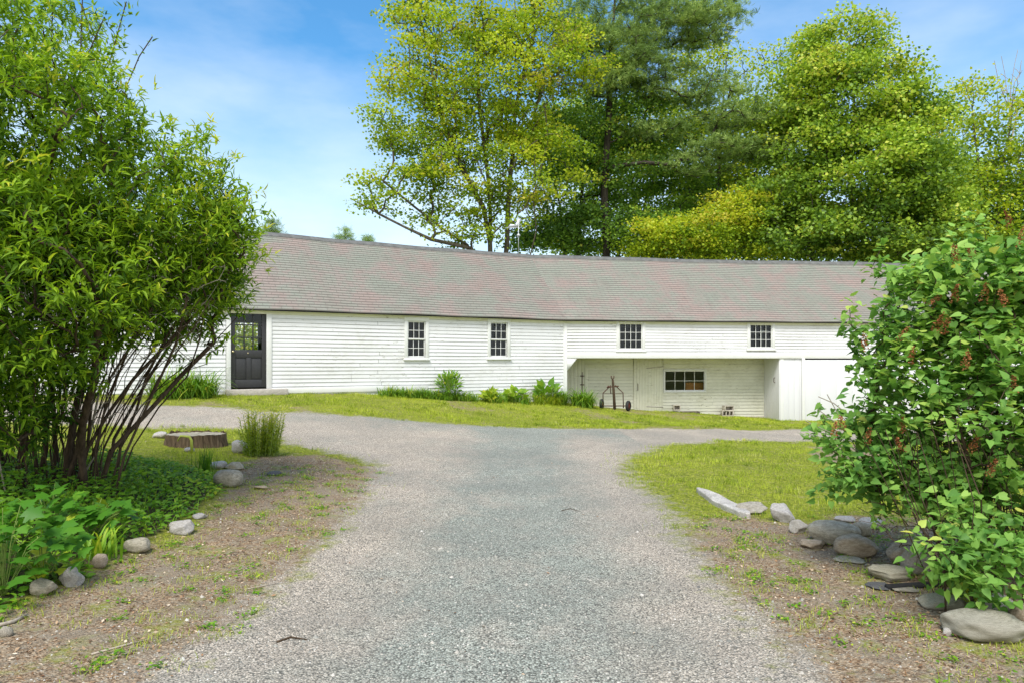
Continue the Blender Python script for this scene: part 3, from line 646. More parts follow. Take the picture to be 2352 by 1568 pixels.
_mp = _mp+[(a_, -b_) for a_, b_ in _mp[-2::-1]]
T_MAPLE = (np.array([(a_, b_, -.12*b_*b_*4+.02) for a_, b_ in _mp]+[(.3, 0, .03)]), [(i, i+1, len(_mp)) for i in range(len(_mp)-1)]+[(len(_mp)-1, 0, len(_mp))])
def leaves(name, P, D, N, L, W, T, mat, parent, rnd, smooth=False):
    P = np.asarray(P); n = len(P); D = unit(D); S = unit(np.cross(N, D)); N = np.cross(D, S)
    t, f = T; L = np.broadcast_to(L, (n,)); W = np.broadcast_to(W, (n,))
    V = P[:, None, :]+t[None, :, 0, None]*(L[:, None, None]*D[:, None, :])+t[None, :, 1, None]*(W[:, None, None]*S[:, None, :])+t[None, :, 2, None]*(L[:, None, None]*N[:, None, :])
    k = len(t); offs = (np.arange(n)*k)[:, None]; Fs = []
    for m_ in (3, 4):
        ff = [x for x in f if len(x) == m_]
        if ff: Fs.append((offs[:, :, None]+np.array(ff)[None]).reshape(-1, m_))
    return mesh_obj(name, V.reshape(-1, 3), Fs, mat, parent, smooth, {'rnd': np.repeat(np.clip(rnd, 0, 1), k)})
def ribbons(name, P, az, L, W, mat, parent, rnd, up=1.5, out=.8, droop=1.0, seg=4, taper=.6, build=True):
    """arching blades: root P, heading az"""
    n = len(P); t = np.linspace(0, 1, seg+1); dh = np.stack([np.cos(az), np.sin(az), 0*az], 1); sd_ = np.stack([-np.sin(az), np.cos(az), 0*az], 1)
    up = np.broadcast_to(up, (n,)); out = np.broadcast_to(out, (n,)); droop = np.broadcast_to(droop, (n,)); L = np.broadcast_to(L, (n,)); W = np.broadcast_to(W, (n,))
    hx = out[:, None]*(t*.35+t*t*.65)[None]; hz = up[:, None]*t[None]-droop[:, None]*(t**2.3)[None]
    c = P[:, None]+L[:, None, None]*(hx[..., None]*dh[:, None]+hz[..., None]*np.array([0, 0, 1.]))
    wd = W[:, None]*((1-t)**taper*.9+.05)[None]*np.minimum(1, .55+t*2)[None]
    V = np.stack([c-sd_[:, None]*wd[..., None]/2, c+sd_[:, None]*wd[..., None]/2], 2).reshape(n, -1, 3)
    k = 2*(seg+1); q = np.array([(2*i, 2*i+1, 2*i+3, 2*i+2) for i in range(seg)])
    return mesh_obj(name, V.reshape(-1, 3), [((np.arange(n)*k)[:, None, None]+q[None]).reshape(-1, 4)], mat, parent, False, {'rnd': np.repeat(np.clip(rnd, 0, 1), k)})
class Skel:
    def __init__(s): s.p = []; s.par = []; s.leaf = []
    def chain(s, pts, par=-1):
        for q in pts: s.p.append(np.array(q, float)); s.par.append(par); par = len(s.p)-1
        return par
    def grow(s, targets, rise=.35, seg=3, wob=.08, sag=0.12, sticky=None):
        A = np.array(s.p); cap = len(A)+len(targets)*seg+5; B = np.full((cap, 3), 1e6); B[:len(A)] = A; n = len(A)
        c = A.mean(0); base = A[0]
        tt = np.array(targets); order = np.argsort(np.min(np.linalg.norm(tt[:, None]-A[None], axis=2), axis=1)); tips = []
        for i in order:
            t = tt[i]; d = B[:n]-t; hd = np.hypot(d[:, 0], d[:, 1]); dz = -d[:, 2]
            cost = np.sqrt(hd**2+(dz-rise*hd)**2)+np.where(dz < 0, -dz*1.2, 0)+.04*np.arange(n)*0
            j = int(np.argmin(cost)); p0 = B[j]; par = j; Ln = np.linalg.norm(t-p0)
            for k in range(1, seg+1):
                f = k/seg; q = p0+(t-p0)*f; q = q+np.array([0, 0, 1.])*sag*Ln*math.sin(f*math.pi)*(1 if rise > 0 else -1)
                if k < seg: q = q+R.normal(size=3)*wob*Ln
                s.p.append(q); s.par.append(par); B[n] = q; par = n; n += 1
            tips.append(par)
        s.tips = tips; return tips
    def radii(s, r0, pw=.42, trunk=None):
        n = len(s.p); cnt = np.zeros(n); ch = np.zeros(n)
        for i in range(n):
            if s.par[i] >= 0: ch[s.par[i]] += 1
        cnt[ch == 0] = 1
        for i in range(n-1, -1, -1):
            if s.par[i] >= 0: cnt[s.par[i]] += cnt[i]
        return r0*cnt**pw
    def mesh(s, name, rad, mat, parent, k=5, sel=None):
        p = np.array(s.p); par = np.array(s.par); e = np.where(par >= 0)[0]
        if sel is not None: e = e[sel[e]]
        a, b_ = p[par[e]], p[e]; d = unit(b_-a); ref = np.where(np.abs(d[:, 2:3]) > .9, np.array([[1., 0, 0]]), np.array([[0, 0, 1.]]))
        u = unit(np.cross(d, ref)); v = np.cross(d, u); ra = np.minimum(rad[par[e]], rad[e]*1.6); rb = rad[e]
        ang = np.arange(k)*2*math.pi/k; cs = np.cos(ang)[None, :, None]*u[:, None]+np.sin(ang)[None, :, None]*v[:, None]
        V = np.concatenate([a[:, None]+cs*ra[:, None, None], (b_+d*rb[:, None]*.3)[:, None]+cs*rb[:, None, None]], 1)
        q = np.array([(i, (i+1) % k, (i+1) % k+k, i+k) for i in range(k)])
        return mesh_obj(name, V.reshape(-1, 3), [((np.arange(len(e))*2*k)[:, None, None]+q[None]).reshape(-1, 4)], mat, parent, True)
def blobpts(blobs, n, hollow=.35):
    """blobs: (px, py, depth, rx px, rz px, ry m, weight)"""
    wt = np.array([b[6] if len(b) > 6 else 1. for b in blobs])*np.array([b[3]*b[4] for b in blobs]); wt /= wt.sum(); out_ = []
    for b_, k in zip(blobs, R.multinomial(n, wt)):
        c = at(b_[0], b_[1], b_[2]); s = b_[2]/F_; r = R.random(k)**(1/3.)*(1-hollow)+hollow; r = np.minimum(r, 1)
        out_.append(c+rsph(k)*r[:, None]*np.array([b_[3]*s, b_[5], b_[4]*s]))
    return np.concatenate(out_)

# ------------------------------------------------------------------ trees
def tree(name, label, cat, base, trunks, blobs, ntw, nlf, leaf, bark, size=.12, spread=.55, flat=.35, r0=.012, rise=.35, crown='crown', up=.8, tone=0., rtrunk=None, group=None, k=6, dead=None, pw=.42, orange_edge=.0, tipsel=None):
    b0 = at(base[0], 800, base[1]); gz = h1(b0[0], b0[1]) if abs(b0[0]) < 200 else -1
    root = thing(name, label, cat, (b0[0], b0[1], gz), group); S = Skel(); p0 = np.array([b0[0], b0[1], gz-.2])
    par = S.chain([p0, p0+np.array([0, 0, 1.])])
    for tr_ in trunks:
        pts = [at(*q) for q in tr_]; full = []; prev = np.array(S.p[par])
        for q in pts:
            n = max(1, int(np.linalg.norm(q-prev)/1.2)); 
            for i in range(1, n+1): full.append(prev+(q-prev)*i/n+R.normal(size=3)*.05)
            prev = q
        S.chain(full, par)
    T = blobpts(blobs, ntw); T = T[T[:, 2] > gz+1]; S.grow(T, rise)
    rad = S.radii(r0, pw); 
    S.mesh('trunk', rad, bark, root, k)
    tips = np.array(S.p)[S.tips]; n = len(tips)*nlf
    nlf = int(nlf*2.0); n = len(tips)*nlf; C = np.repeat(tips, nlf, 0); off = np.clip(R.normal(size=(n, 3)), -2, 2)*spread*.95*np.array([1, 1, flat*.85]); P = C+off
    N = unit(np.array([0, 0, up])+R.normal(size=(n, 3))*.75+np.array([0, -.3, 0])); D = unit(R.normal(size=(n, 3))*np.array([1, 1, .5])+off*.6+np.array([0, 0, -.25])); P = P+np.array([0, 0, -.16])*(np.linalg.norm(off[:, :2], axis=1)**2)[:, None]
    ctone = np.repeat(R.normal(size=len(tips))*.22, nlf)
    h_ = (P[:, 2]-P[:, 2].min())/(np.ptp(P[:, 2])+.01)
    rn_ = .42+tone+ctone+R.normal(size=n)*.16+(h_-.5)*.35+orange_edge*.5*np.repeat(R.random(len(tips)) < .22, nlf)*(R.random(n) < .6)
    sz = size*1.02*R.uniform(.7, 1.25, n)
    leaves(crown, P, D, N, sz, sz*.95, T_KITE, leaf, root, rn_)
    return root
def pine(name, label, base, trunk, plates, ntw, ntuft, nn, size, r0, group=None, spread=.3, rise=.0):
    b0 = at(base[0], 800, base[1]); gz = h1(b0[0], b0[1]) if base[1] < 60 else -1; root = thing(name, label, 'pine tree', (b0[0], b0[1], gz), group)
    S = Skel(); p0 = np.array([b0[0], b0[1], gz-.2]); full = [p0]; prev = p0
    for q in trunk:
        q = at(*q); n = max(1, int(np.linalg.norm(q-prev)/1.)); full += [prev+(q-prev)*i/n+R.normal(size=3)*.03 for i in range(1, n+1)]; prev = q
    S.chain(full); nt_ = len(full); T = blobpts(plates, ntw, .1); S.grow(T, rise, 3, .05, .03); rad = S.radii(r0, .45)
    S.mesh('trunk', rad, M['bark_dark'], root, 7)
    tips = np.array(S.p)[S.tips]; n1 = len(tips)*ntuft; tc_ = np.repeat(tips, ntuft, 0)+R.normal(size=(n1, 3))*spread*np.array([1, 1, .26])
    n = n1*nn; P = np.repeat(tc_, nn, 0)+R.normal(size=(n, 3))*.04; ax = np.repeat(unit(R.normal(size=(n1, 3))*np.array([1, 1, .3])+np.array([0, 0, .45])), nn, 0)
    D = unit(ax+R.normal(size=(n, 3))*.55); N = rsph(n); tn = np.repeat(np.repeat(R.normal(size=len(tips))*.18, ntuft), nn)
    leaves('needles', P, D, N, size*1.5*R.uniform(.7, 1.2, n), .024, T_KITE, M['lf_pine'], root, .5+tn+R.normal(size=n)*.18)
    return root

tree('maple_tree', 'tall multi stemmed yellow green maple with a long low limb over the left ridge', 'maple tree', (1135, 31),
     [[(1125, 560, 31), (1110, 480, 31), (1060, 370, 30.7), (1010, 260, 30.4), (985, 120, 30.3), (960, 0, 30)],
      [(1130, 560, 31.2), (1125, 420, 31.3), (1100, 250, 31.2), (1095, 80, 31), (1080, -60, 31)],
      [(1165, 560, 31.5), (1170, 420, 31.7), (1185, 260, 31.5), (1220, 100, 31.2), (1240, -60, 31)],
      [(1080, 565, 30.7), (1020, 520, 30.3), (940, 470, 30), (880, 420, 29.7)], [(1085, 575, 30.3), (990, 550, 30), (930, 520, 29.8), (810, 462, 29.5)]],
     [(1010, 120, 30.5, 130, 150, 2.6), (970, 260, 30.3, 115, 110, 2.2), (1110, 200, 31, 150, 190, 3), (1080, 380, 31, 150, 130, 2.8), (1230, 180, 31, 130, 180, 2.8), (1230, 390, 31, 120, 130, 2.5),
      (960, 410, 30.2, 75, 45, 1.4, .9), (890, 440, 29.8, 75, 45, 1., .55), (850, 475, 29.6, 45, 28, .6, .4), (1060, 500, 30.5, 110, 60, 1.8, .45), (1180, 530, 30.6, 120, 45, 1.6, .6), (1100, 20, 31, 200, 110, 2.8, .8), (1330, 120, 30.6, 75, 60, 1.6, 1.2), (900, 235, 30.3, 45, 30, .8, .8), (930, 70, 30.3, 50, 60, .9, .8)],
     450, 62, M['lf_maple_y'], M['bark'], .13, .44, .42, .020, .45, orange_edge=.5)
pine('pine_tree', 'tall dark trunked pine with dull needle plates rising behind the middle of the roof', (1392, 34),
     [(1392, 560, 34), (1388, 450, 34), (1396, 330, 34), (1400, 200, 34), (1410, 80, 34), (1415, -80, 34)],
     [(1560, 60, 33.5, 150, 35, 2.4, 1.5), (1400, 110, 33.5, 120, 40, 2, 1.2), (1480, 160, 33.4, 110, 30, 2, 1.2), (1640, 20, 33.5, 70, 25, 1.2), (1390, 190, 33.2, 90, 35, 1.6), (1590, 210, 33.5, 130, 26, 2), (1690, 270, 33.5, 120, 28, 1.8, 1.1), (1660, 345, 33.8, 120, 22, 1.6, 1.2), (1590, 385, 33.8, 90, 22, 1.4, .8), (1760, 345, 33.6, 70, 24, 1.2), (1500, 300, 34, 80, 28, 1.4, .8), (1330, 60, 34, 80, 60, 2), (1500, -10, 34, 120, 40, 2.)],
     680, 15, 15, .15, .0145, spread=.34)
tree('maple_tree', 'dark green young maple growing round the pine trunk just over the ridge', 'maple tree', (1330, 35.5),
     [[(1330, 540, 35.5), (1340, 400, 35.5), (1350, 270, 35.5)], [(1290, 500, 35.5), (1270, 380, 35.5), (1260, 260, 36)]],
     [(1330, 330, 35.5, 110, 90, 2.4), (1440, 270, 35.5, 110, 70, 2.2), (1300, 450, 35, 110, 70, 2.2), (1440, 400, 35.5, 120, 60, 2.4), (1400, 530, 34.8, 200, 50, 2.2, 1.2), (1260, 560, 34.6, 100, 30, 1.4), (1540, 330, 36, 70, 60, 1.6, .6), (1540, 440, 36, 90, 50, 1.6, .8)],
     330, 60, M['lf_maple_g'], M['bark_dark'], .14, .5, .4, .013, .35)
tree('maple_tree', 'low yellow green maple between the pine and the big round maple', 'maple tree', (1640, 33),
     [[(1620, 560, 33), (1600, 500, 33)], [(1650, 540, 33), (1665, 480, 33)], [(1580, 560, 32.6), (1560, 520, 32.6)]],
     [(1510, 545, 32.6, 80, 45, 1.6), (1620, 530, 32.8, 100, 50, 1.8), (1690, 500, 33, 70, 70, 1.6), (1600, 580, 32.4, 160, 22, 1.4)],
     190, 60, M['lf_maple_y'], M['bark'], .125, .42, .38, .011, .35, tone=.1)
tree('maple_tree', 'thin leaved tree whose reddish tips show between the pine and the big round maple', 'maple tree', (1640, 40),
     [[(1640, 540, 40), (1650, 400, 40), (1660, 250, 40), (1670, 130, 40)], [(1700, 500, 40), (1740, 380, 40), (1765, 200, 40)]],
     [(1630, 150, 40, 80, 80, 2.), (1770, 130, 40, 40, 40, 1.), (1720, 210, 40, 70, 60, 1.6), (1600, 290, 40, 100, 70, 2), (1740, 320, 40, 100, 80, 2), (1680, 430, 40, 130, 60, 2.), (1560, 480, 40, 90, 60, 2)],
     240, 32, M['lf_maple_y'], M['bark_dark'], .15, .6, .5, .014, .45, tone=-.08, orange_edge=.6)
tree('maple_tree', 'big round crowned bright green maple standing highest on the right', 'maple tree', (1950, 33),
     [[(1860, 560, 33), (1850, 430, 33), (1870, 300, 33), (1890, 150, 33)], [(1960, 540, 33.5), (1950, 400, 33.5), (1960, 250, 33.5), (1950, 90, 33.5)], [(2050, 540, 33.5), (2070, 400, 33.4), (2060, 260, 33.2)]],
     [(1930, 120, 33.3, 90, 80, 2.2), (1860, 190, 33, 75, 75, 2), (1960, 230, 33, 150, 100, 3.), (2070, 300, 33, 95, 90, 2.4), (1850, 330, 33, 110, 90, 2.6), (1990, 400, 32.4, 180, 110, 3.2), (2130, 400, 33, 60, 80, 2.), (1790, 470, 33, 80, 80, 2.2), (1850, 530, 32.4, 130, 70, 2.6), (2020, 530, 32.2, 180, 70, 3.), (2150, 520, 32.6, 60, 90, 2.), (1795, 260, 33.4, 40, 60, 1.2, .6)],
     780, 72, M['lf_maple_r'], M['bark'], .15, .5, .42, .014, .4, orange_edge=.35)
tree('birch_tree', 'sparse leaved slender tree with open twigs at the right edge beside the big maple', 'tree', (2270, 36),
     [[(2260, 500, 36), (2245, 380, 36), (2230, 250, 36), (2215, 190, 36)], [(2290, 480, 36), (2310, 350, 36), (2325, 230, 36)]],
     [(2235, 230, 36, 55, 50, 1.4, .8), (2260, 330, 36, 80, 60, 1.8, .8), (2330, 270, 36, 60, 50, 1.4, .8), (2230, 420, 36, 70, 60, 1.6), (2340, 400, 36, 90, 60, 2., 1.2), (2280, 500, 35.5, 120, 50, 2, 1.2), (2420, 330, 36, 60, 120, 2, .8)],
     230, 38, M['lf_maple_y'], M['bark'], .15, .55, .5, .012, .5, tone=-.05)
tree('maple_tree', 'dark bushy tree low behind the lilac at the far right', 'maple tree', (2300, 38),
     [[(2300, 560, 38), (2320, 450, 38)]], [(2250, 550, 38, 120, 55, 2.4), (2400, 500, 38, 110, 100, 2.6), (2180, 590, 37, 100, 30, 2)],
     170, 60, M['lf_maple_g'], M['bark_dark'], .17, .6, .5, .014, .35)
tree('maple_tree', 'deep green tree filling the gap behind the pine trunk above the roof', 'maple tree', (1480, 43),
     [[(1480, 540, 43), (1490, 400, 43), (1480, 260, 43)], [(1400, 500, 43), (1380, 380, 43)]], [(1480, 300, 43, 120, 90, 3), (1380, 420, 43, 130, 80, 3), (1540, 440, 43, 130, 80, 3), (1450, 540, 42.5, 240, 50, 3), (1300, 300, 43, 80, 90, 2.4)], 330, 55, M['lf_maple_g'], M['bark_dark'], .17, .6, .5, .015, .4, tone=.12)
tree('maple_tree', 'light green tree filling behind the gap left of the big round maple', 'maple tree', (1730, 44),
     [[(1720, 540, 44), (1730, 400, 44), (1720, 280, 44)]], [(1700, 420, 44, 120, 90, 3), (1660, 300, 44, 90, 70, 2.4, .6), (1760, 540, 43, 140, 60, 3), (1620, 540, 43, 90, 60, 2.4)], 230, 55, M['lf_maple_r'], M['bark_dark'], .17, .6, .5, .015, .4, tone=-.05)
tree('maple_tree', 'green tree crowded behind the right shoulder of the big round maple', 'maple tree', (2180, 45),
     [[(2180, 540, 45), (2190, 440, 45)]], [(2180, 470, 45, 110, 90, 3), (2280, 560, 44, 160, 60, 3), (2080, 560, 44, 120, 50, 3), (2400, 560, 44, 100, 80, 3)], 210, 55, M['lf_maple_r'], M['bark_dark'], .17, .6, .5, .015, .4, tone=-.12)
# bare snag
b0 = at(2318, 800, 40); root = thing('dead_tree', 'bare grey snag with upright leafless twigs at the upper right', 'dead tree', (b0[0], b0[1], h1(b0[0], b0[1])))
S = Skel(); p = S.chain([(b0[0], b0[1], -1.), *[at(2318+2*math.sin(i), 600-i*50, 40) for i in range(8)]])
S.chain([at(2305, 220, 40), at(2292, 180, 40), at(2284, 140, 40)], p); S.chain([at(2312, 210, 40), at(2308, 170, 40), at(2300, 130, 40)], p); S.chain([at(2322, 200, 40), at(2330, 150, 40), at(2338, 115, 40)], p)
S.chain([at(2330, 190, 40), at(2342, 170, 40), at(2346, 140, 40)], p-1); S.chain([at(2340, 245, 40), at(2365, 235, 40)], p-2)
T = blobpts([(2312, 180, 40, 35, 55, .8), (2350, 240, 40, 30, 30, .6)], 34, .1); S.grow(T, 1.4, 3, .03); S.mesh('trunk', S.radii(.014, .45), M['deadwood'], root, 5)
# bare branches among the maple
b0 = at(1290, 800, 29); root = thing('dead_tree', 'tangle of pale leafless branches between the yellow maple and the pine', 'dead tree', (b0[0], b0[1], h1(b0[0], b0[1])))
S = Skel(); p = S.chain([(b0[0], b0[1], -.5), *[at(1215+i*9+9*math.sin(i*2.1), 600-i*70, 30.2) for i in range(6)]]); T = blobpts([(1260, 160, 29.3, 70, 110, .8), (1300, 90, 29.3, 40, 70, .6)], 130, .1); S.grow(T, 1.1, 3, .04); S.mesh('trunk', S.radii(.0045, .42), M['bark'], root, 4)
# distant pine tops over the left ridge
for px, py, w_, lab in ((625, 503, 36, 'widest distant pine top just above the left roof beside the shrub'), (792, 521, 32, 'middle distant pine top peeping over the left roof ridge'), (845, 535, 14, 'smallest distant pine top over the left roof ridge')):
    pine('pine_tree', lab, (px, 75), [(px, 700, 75), (px, 600, 75), (px, py+6, 75)],
         [(px, py+12, 75, w_*.2, 9, .7, 2), (px, py+30, 75, w_*.6, 12, 1.4, 1.3), (px, py+52, 75, w_*.95, 16, 2), (px, py+90, 75, w_*1.1, 22, 2.4)], 110, 10, 9, .34, .02, group='distant pines over the ridge', spread=.32)
# shrubs behind the barn, seen through the door panes
b0 = WL(ho0+.3, -HALF*2-4, 0); root = thing('bush', 'sunlit green bush seen through the panes of the black door', 'bush', (b0[0], b0[1], .5)); n = 9000
P = np.array([b0[0], b0[1], 1.6])+R.normal(size=(n, 3))*np.array([1.6, .6, .9]); leaves('foliage', P, rsph(n), unit(rsph(n)+np.array([0, -.5, .6])), .16, .14, T_KITE, M['lf_gold'], root, R.random(n))

# ------------------------------------------------------------------ big left shrub
sh0 = np.array([-4.7, 7.2]); shr = thing('shrub', 'huge arching multi stemmed shrub with long narrow leaves filling the left side', 'shrub', (sh0[0], sh0[1], h1(*sh0)))
blobs = [(40, 330, 6.4, 250, 300, 1.3), (320, 495, 7.2, 205, 190, 1.2), (430, 560, 7.5, 140, 150, .9), (60, 650, 6.0, 230, 230, 1.1), (250, 640, 6.9, 200, 130, 1.1, 1.), (450, 690, 7.6, 75, 90, .7, .9),
         (95, 90, 7.6, 140, 130, .8, .55), (20, 960, 6.2, 110, 80, .6, .6), (490, 470, 7.7, 65, 55, .5, .7), (430, 375, 7.3, 75, 60, .6, .7), (-150, 500, 6.6, 250, 450, 1.4, .8), (430, 775, 7.6, 65, 30, .5, .7), (20, 850, 6.2, 140, 110, .8, .9), (490, 620, 7.7, 50, 100, .5, .9)]
S = Skel(); roots = []
for i in range(110):
    px = R.uniform(-60, 265); d = R.uniform(6.7, 7.8); g = np.array([(px-CX)/F_*d, d]); 
    r_ = S.chain([(g[0], g[1], h1(*g)-.05)]); lean = min((px-60)/330+R.normal()*.12, .60)
    q = np.array([g[0]+lean*.25+R.normal()*.06, g[1]+R.normal()*.1, h1(*g)+.55]); q2 = q+np.array([lean*.65+R.normal()*.12, R.normal()*.2, .75]); q3 = q2+np.array([lean*.9+R.normal()*.15, R.normal()*.25, .8])
    S.chain([(np.array(S.p[r_])+q)/2+R.normal(size=3)*.015, q, (q+q2)/2+R.normal(size=3)*.02, q2, (q2+q3)/2+R.normal(size=3)*.02, q3], r_)
# the long low limb reaching right
r_ = S.chain([at(250, 1060, 7.4)]); S.chain([at(285, 990, 7.4), at(330, 925, 7.4), at(385, 870, 7.5), at(440, 830, 7.5), at(500, 800, 7.6)], r_)
r_ = S.chain([at(262, 1050, 7.3)]); S.chain([at(300, 960, 7.3), at(360, 895, 7.3), at(430, 850, 7.3), at(475, 835, 7.3)], r_)
T = blobpts(blobs, 1650, .4); S.grow(T, .7, 4, .035, .06); rad = S.radii(.0042, .5); rad = np.minimum(rad, .036)
S.mesh('stems', rad, M['cane'], shr, 5)
tips = np.array(S.p)[S.tips]; pr = np.array(S.p)[[S.par[i] for i in S.tips]]; ax = unit(unit(tips-pr)*.7+unit(tips-np.array([-4.9, 7., 1.2]))*.6+R.normal(size=tips.shape)*.25); nl = 52; n = len(tips)*nl
tpar = np.tile(np.concatenate([np.linspace(-1.0, .6, nl*3//5), np.linspace(.6, 1., nl-nl*3//5)]), len(tips)); axr = np.repeat(ax, nl, 0); sid = np.repeat(R.integers(0, 3, (len(tips), nl)).ravel()[:, None]*0, 1, 1)
sh_ = R.normal(size=(len(tips), 4, 3))*.11; pick = R.integers(0, 4, (len(tips), nl)); P = np.repeat(tips, nl, 0)+sh_[np.arange(len(tips))[:, None], pick].reshape(-1, 3)*(.3+.7*np.clip(tpar+1, 0, 1))[:, None]+axr*(tpar*.17)[:, None]+R.normal(size=(n, 3))*.008
D = unit(axr*(.35+.4*np.clip(tpar, 0, 1))[:, None]+rsph(n)*.85+np.array([0, 0, -.10])); N = unit(np.array([0, -.3, .9])+R.normal(size=(n, 3))*.4)
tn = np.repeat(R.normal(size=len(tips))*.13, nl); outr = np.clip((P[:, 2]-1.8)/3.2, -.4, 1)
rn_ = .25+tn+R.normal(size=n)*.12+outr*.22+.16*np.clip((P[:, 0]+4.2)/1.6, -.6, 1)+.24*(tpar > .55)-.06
leaves('foliage', P, D, N, R.uniform(.055, .118, n), R.uniform(.017, .028, n), T_LANCE, M['lf_shrub'], shr, rn_)
# thin wands poking out of the top
S = Skel(); r_ = S.chain([at(260, 320, 7.3)]); S.chain([at(290, 200, 7.3), at(320, 130, 7.3), at(350, 85, 7.3)], r_)
for a, b_ in (((110, 260), (125, -60)), ((40, 200), (20, -60)), ((180, 260), (190, -20)), ((250, 150), (290, 5)), ((150, 240), (240, 40))):
    r_ = S.chain([at(*a, 7.4)]); S.chain([at(a[0]+(b_[0]-a[0])*f, a[1]+(b_[1]-a[1])*f, 7.4) for f in (.33, .66, 1)], r_)
_all = np.array(S.par); _rt = np.cumsum(_all < 0)-1
for j_ in range(_rt.max()+1): S.mesh('stems', np.full(len(S.p), .006), M['cane'], shr, 5, sel=(_rt == j_))
pp = np.array(S.p); e = [i for i in range(len(S.p)) if S.par[i] >= 0 and i != 1]; P = []; 
for i in e:
    for f in np.linspace(0, 1, 26 if i > 3 else 7): P.append(pp[S.par[i]]+(pp[i]-pp[S.par[i]])*f+R.normal(size=3)*(.05 if i > 3 else .012))
P = np.array(P); n = len(P); leaves('foliage', P, unit(rsph(n)+np.array([0, 0, .5])), rsph(n), R.uniform(.05, .09, n), .02, T_LANCE, M['lf_shrub'], shr, .45+R.normal(size=n)*.2)
# dead inner twigs
S = Skel(); S.chain([(-4.5, 7.1, .3), (-4.3, 7.1, 1.2), (-3.9, 7.1, 1.8), (-3.5, 7.2, 2.2)]); S.chain([(-4.9, 6.6, .3), (-5., 6.5, 1.2), (-4.7, 6.4, 1.8)])
T = blobpts([(340, 720, 6.9, 130, 120, .4), (160, 620, 6.3, 140, 160, .3), (400, 640, 7.1, 150, 100, .3), (200, 900, 6.8, 150, 90, .4), (330, 800, 7., 150, 90, .5), (260, 560, 6.6, 120, 80, .3)], 420, .1); S.grow(T, .6, 3, .08); S.mesh('dead_twigs', S.radii(.0022, .35), M['deadwood'], shr, 4)

# ------------------------------------------------------------------ lilac on the right
lb = np.array([3.45, 4.75]); lil = thing('lilac_bush', 'dense lilac bush with heart shaped leaves and faded rusty blooms at the right', 'lilac bush', (lb[0], lb[1], h1(*lb)))
blobs = [(2300, 640, 4.9, 140, 110, .55), (2180, 700, 5.0, 130, 110, .55), (2330, 800, 4.7, 140, 130, .6, .7), (2130, 830, 5.0, 140, 110, .55, .8), (2270, 950, 4.6, 150, 120, .5, .35), (2060, 960, 5.0, 90, 70, .4, .9), (1980, 1030, 5.1, 100, 50, .4), (2150, 1080, 4.9, 170, 75, .5), (2000, 1110, 5., 85, 40, .35, .7), (2280, 1150, 4.4, 110, 80, .4, .6), (2010, 770, 5.1, 60, 45, .35, .8), (2430, 900, 4.7, 120, 350, .7), (2100, 1190, 4.7, 90, 22, .3, .2), (2270, 1270, 4.0, 70, 60, .25, .8), (2150, 1310, 4.2, 45, 28, .2, .45), (2075, 640, 5.1, 45, 40, .3, .7), (1900, 1010, 5.1, 45, 24, .25, .8), (1965, 730, 5.1, 40, 22, .25, .7), (1985, 850, 5.1, 35, 30, .25, .5), (2130, 600, 5.1, 60, 50, .3, .8), (1920, 1120, 5.1, 55, 25, .25, .6), (2220, 1330, 4.1, 70, 40, .2, .5)]
S = Skel()
for i in range(80):
    px = R.uniform(2160, 2470); d = R.uniform(4.1, 5.2); g = np.array([(px-CX)/F_*d, d]); r_ = S.chain([(g[0], g[1], h1(*g)-.05)]); ln = R.normal()*.12-.05+(px-2330)/700
    S.chain([(g[0]+ln*.3, g[1]+R.normal()*.05, .3), (g[0]+ln*.8+R.normal()*.03, g[1]+R.normal()*.08, .7), (g[0]+ln*1.4, g[1]+R.normal()*.12, 1.1)], r_)
T = blobpts(blobs, 1120, .35); T = T+R.normal(size=T.shape)*np.where(R.random(len(T)) < .3, .13, .03)[:, None]*np.array([1, .6, 1]); T = T[T[:, 2] > .12]; S.grow(T, .7, 4, .04, .05); rad = np.minimum(S.radii(.0026, .48), .02); S.mesh('stems', rad, M['cane'], lil, 5)
tips = np.array(S.p)[S.tips]; pr = np.array(S.p)[[S.par[i] for i in S.tips]]; ax = unit(tips-pr); nl = 18; n = len(tips)*nl
tpar = np.tile(np.linspace(-1., .4, nl), len(tips)); axr = np.repeat(ax, nl, 0); P = np.repeat(tips, nl, 0)+axr*(tpar*.15)[:, None]+R.normal(size=(n, 3))*.04
D = unit(axr*.25+rsph(n)*np.array([1, 1, .45])+np.array([0, 0, -.28])); N = unit(np.array([0, -.35, .95])+R.normal(size=(n, 3))*.38)
L = R.uniform(.034, .080, n); rn_ = .46+np.repeat(R.normal(size=len(tips))*.14, nl)+R.normal(size=n)*.13+.12*np.clip((P[:, 2]-1.2)/1.2, -1, 1)
leaves('foliage', P, D, N, L, L*R.uniform(.68, .85, n), T_HEART, M['lf_lilac'], lil, rn_)
for px, py, d in ((2195, 600, 4.5), (2235, 590, 4.5), (2320, 520, 4.6), (2135, 700, 4.5), (2065, 780, 4.6), (2165, 765, 4.4), (2150, 755, 4.4), (2090, 830, 4.5), (2260, 690, 4.4), (2340, 560, 4.4), (2215, 840, 4.2), (1935, 985, 4.8), (1990, 1015, 4.7), (1915, 1000, 4.8), (1985, 800, 4.7), (2230, 1035, 4.2), (2330, 900, 4.1), (2270, 1090, 4.1), (2190, 690, 4.4), (2310, 700, 4.2), (2070, 990, 4.6), (2075, 1035, 4.5)):
    c = at(px, py, d+.12); n = 90; t = R.random(n); axd = unit(np.array([R.normal()*.4, -.3, 1.])); P = c+axd*(t*.11)[:, None]+rsph(n)*(.026*(1-t*.7))[:, None]
    leaves('flower_cluster', P, rsph(n), rsph(n), .014, .011, T_KITE, M['bloom'], lil, np.clip(R.random(n)*.7+R.random()*.4, 0, 1))
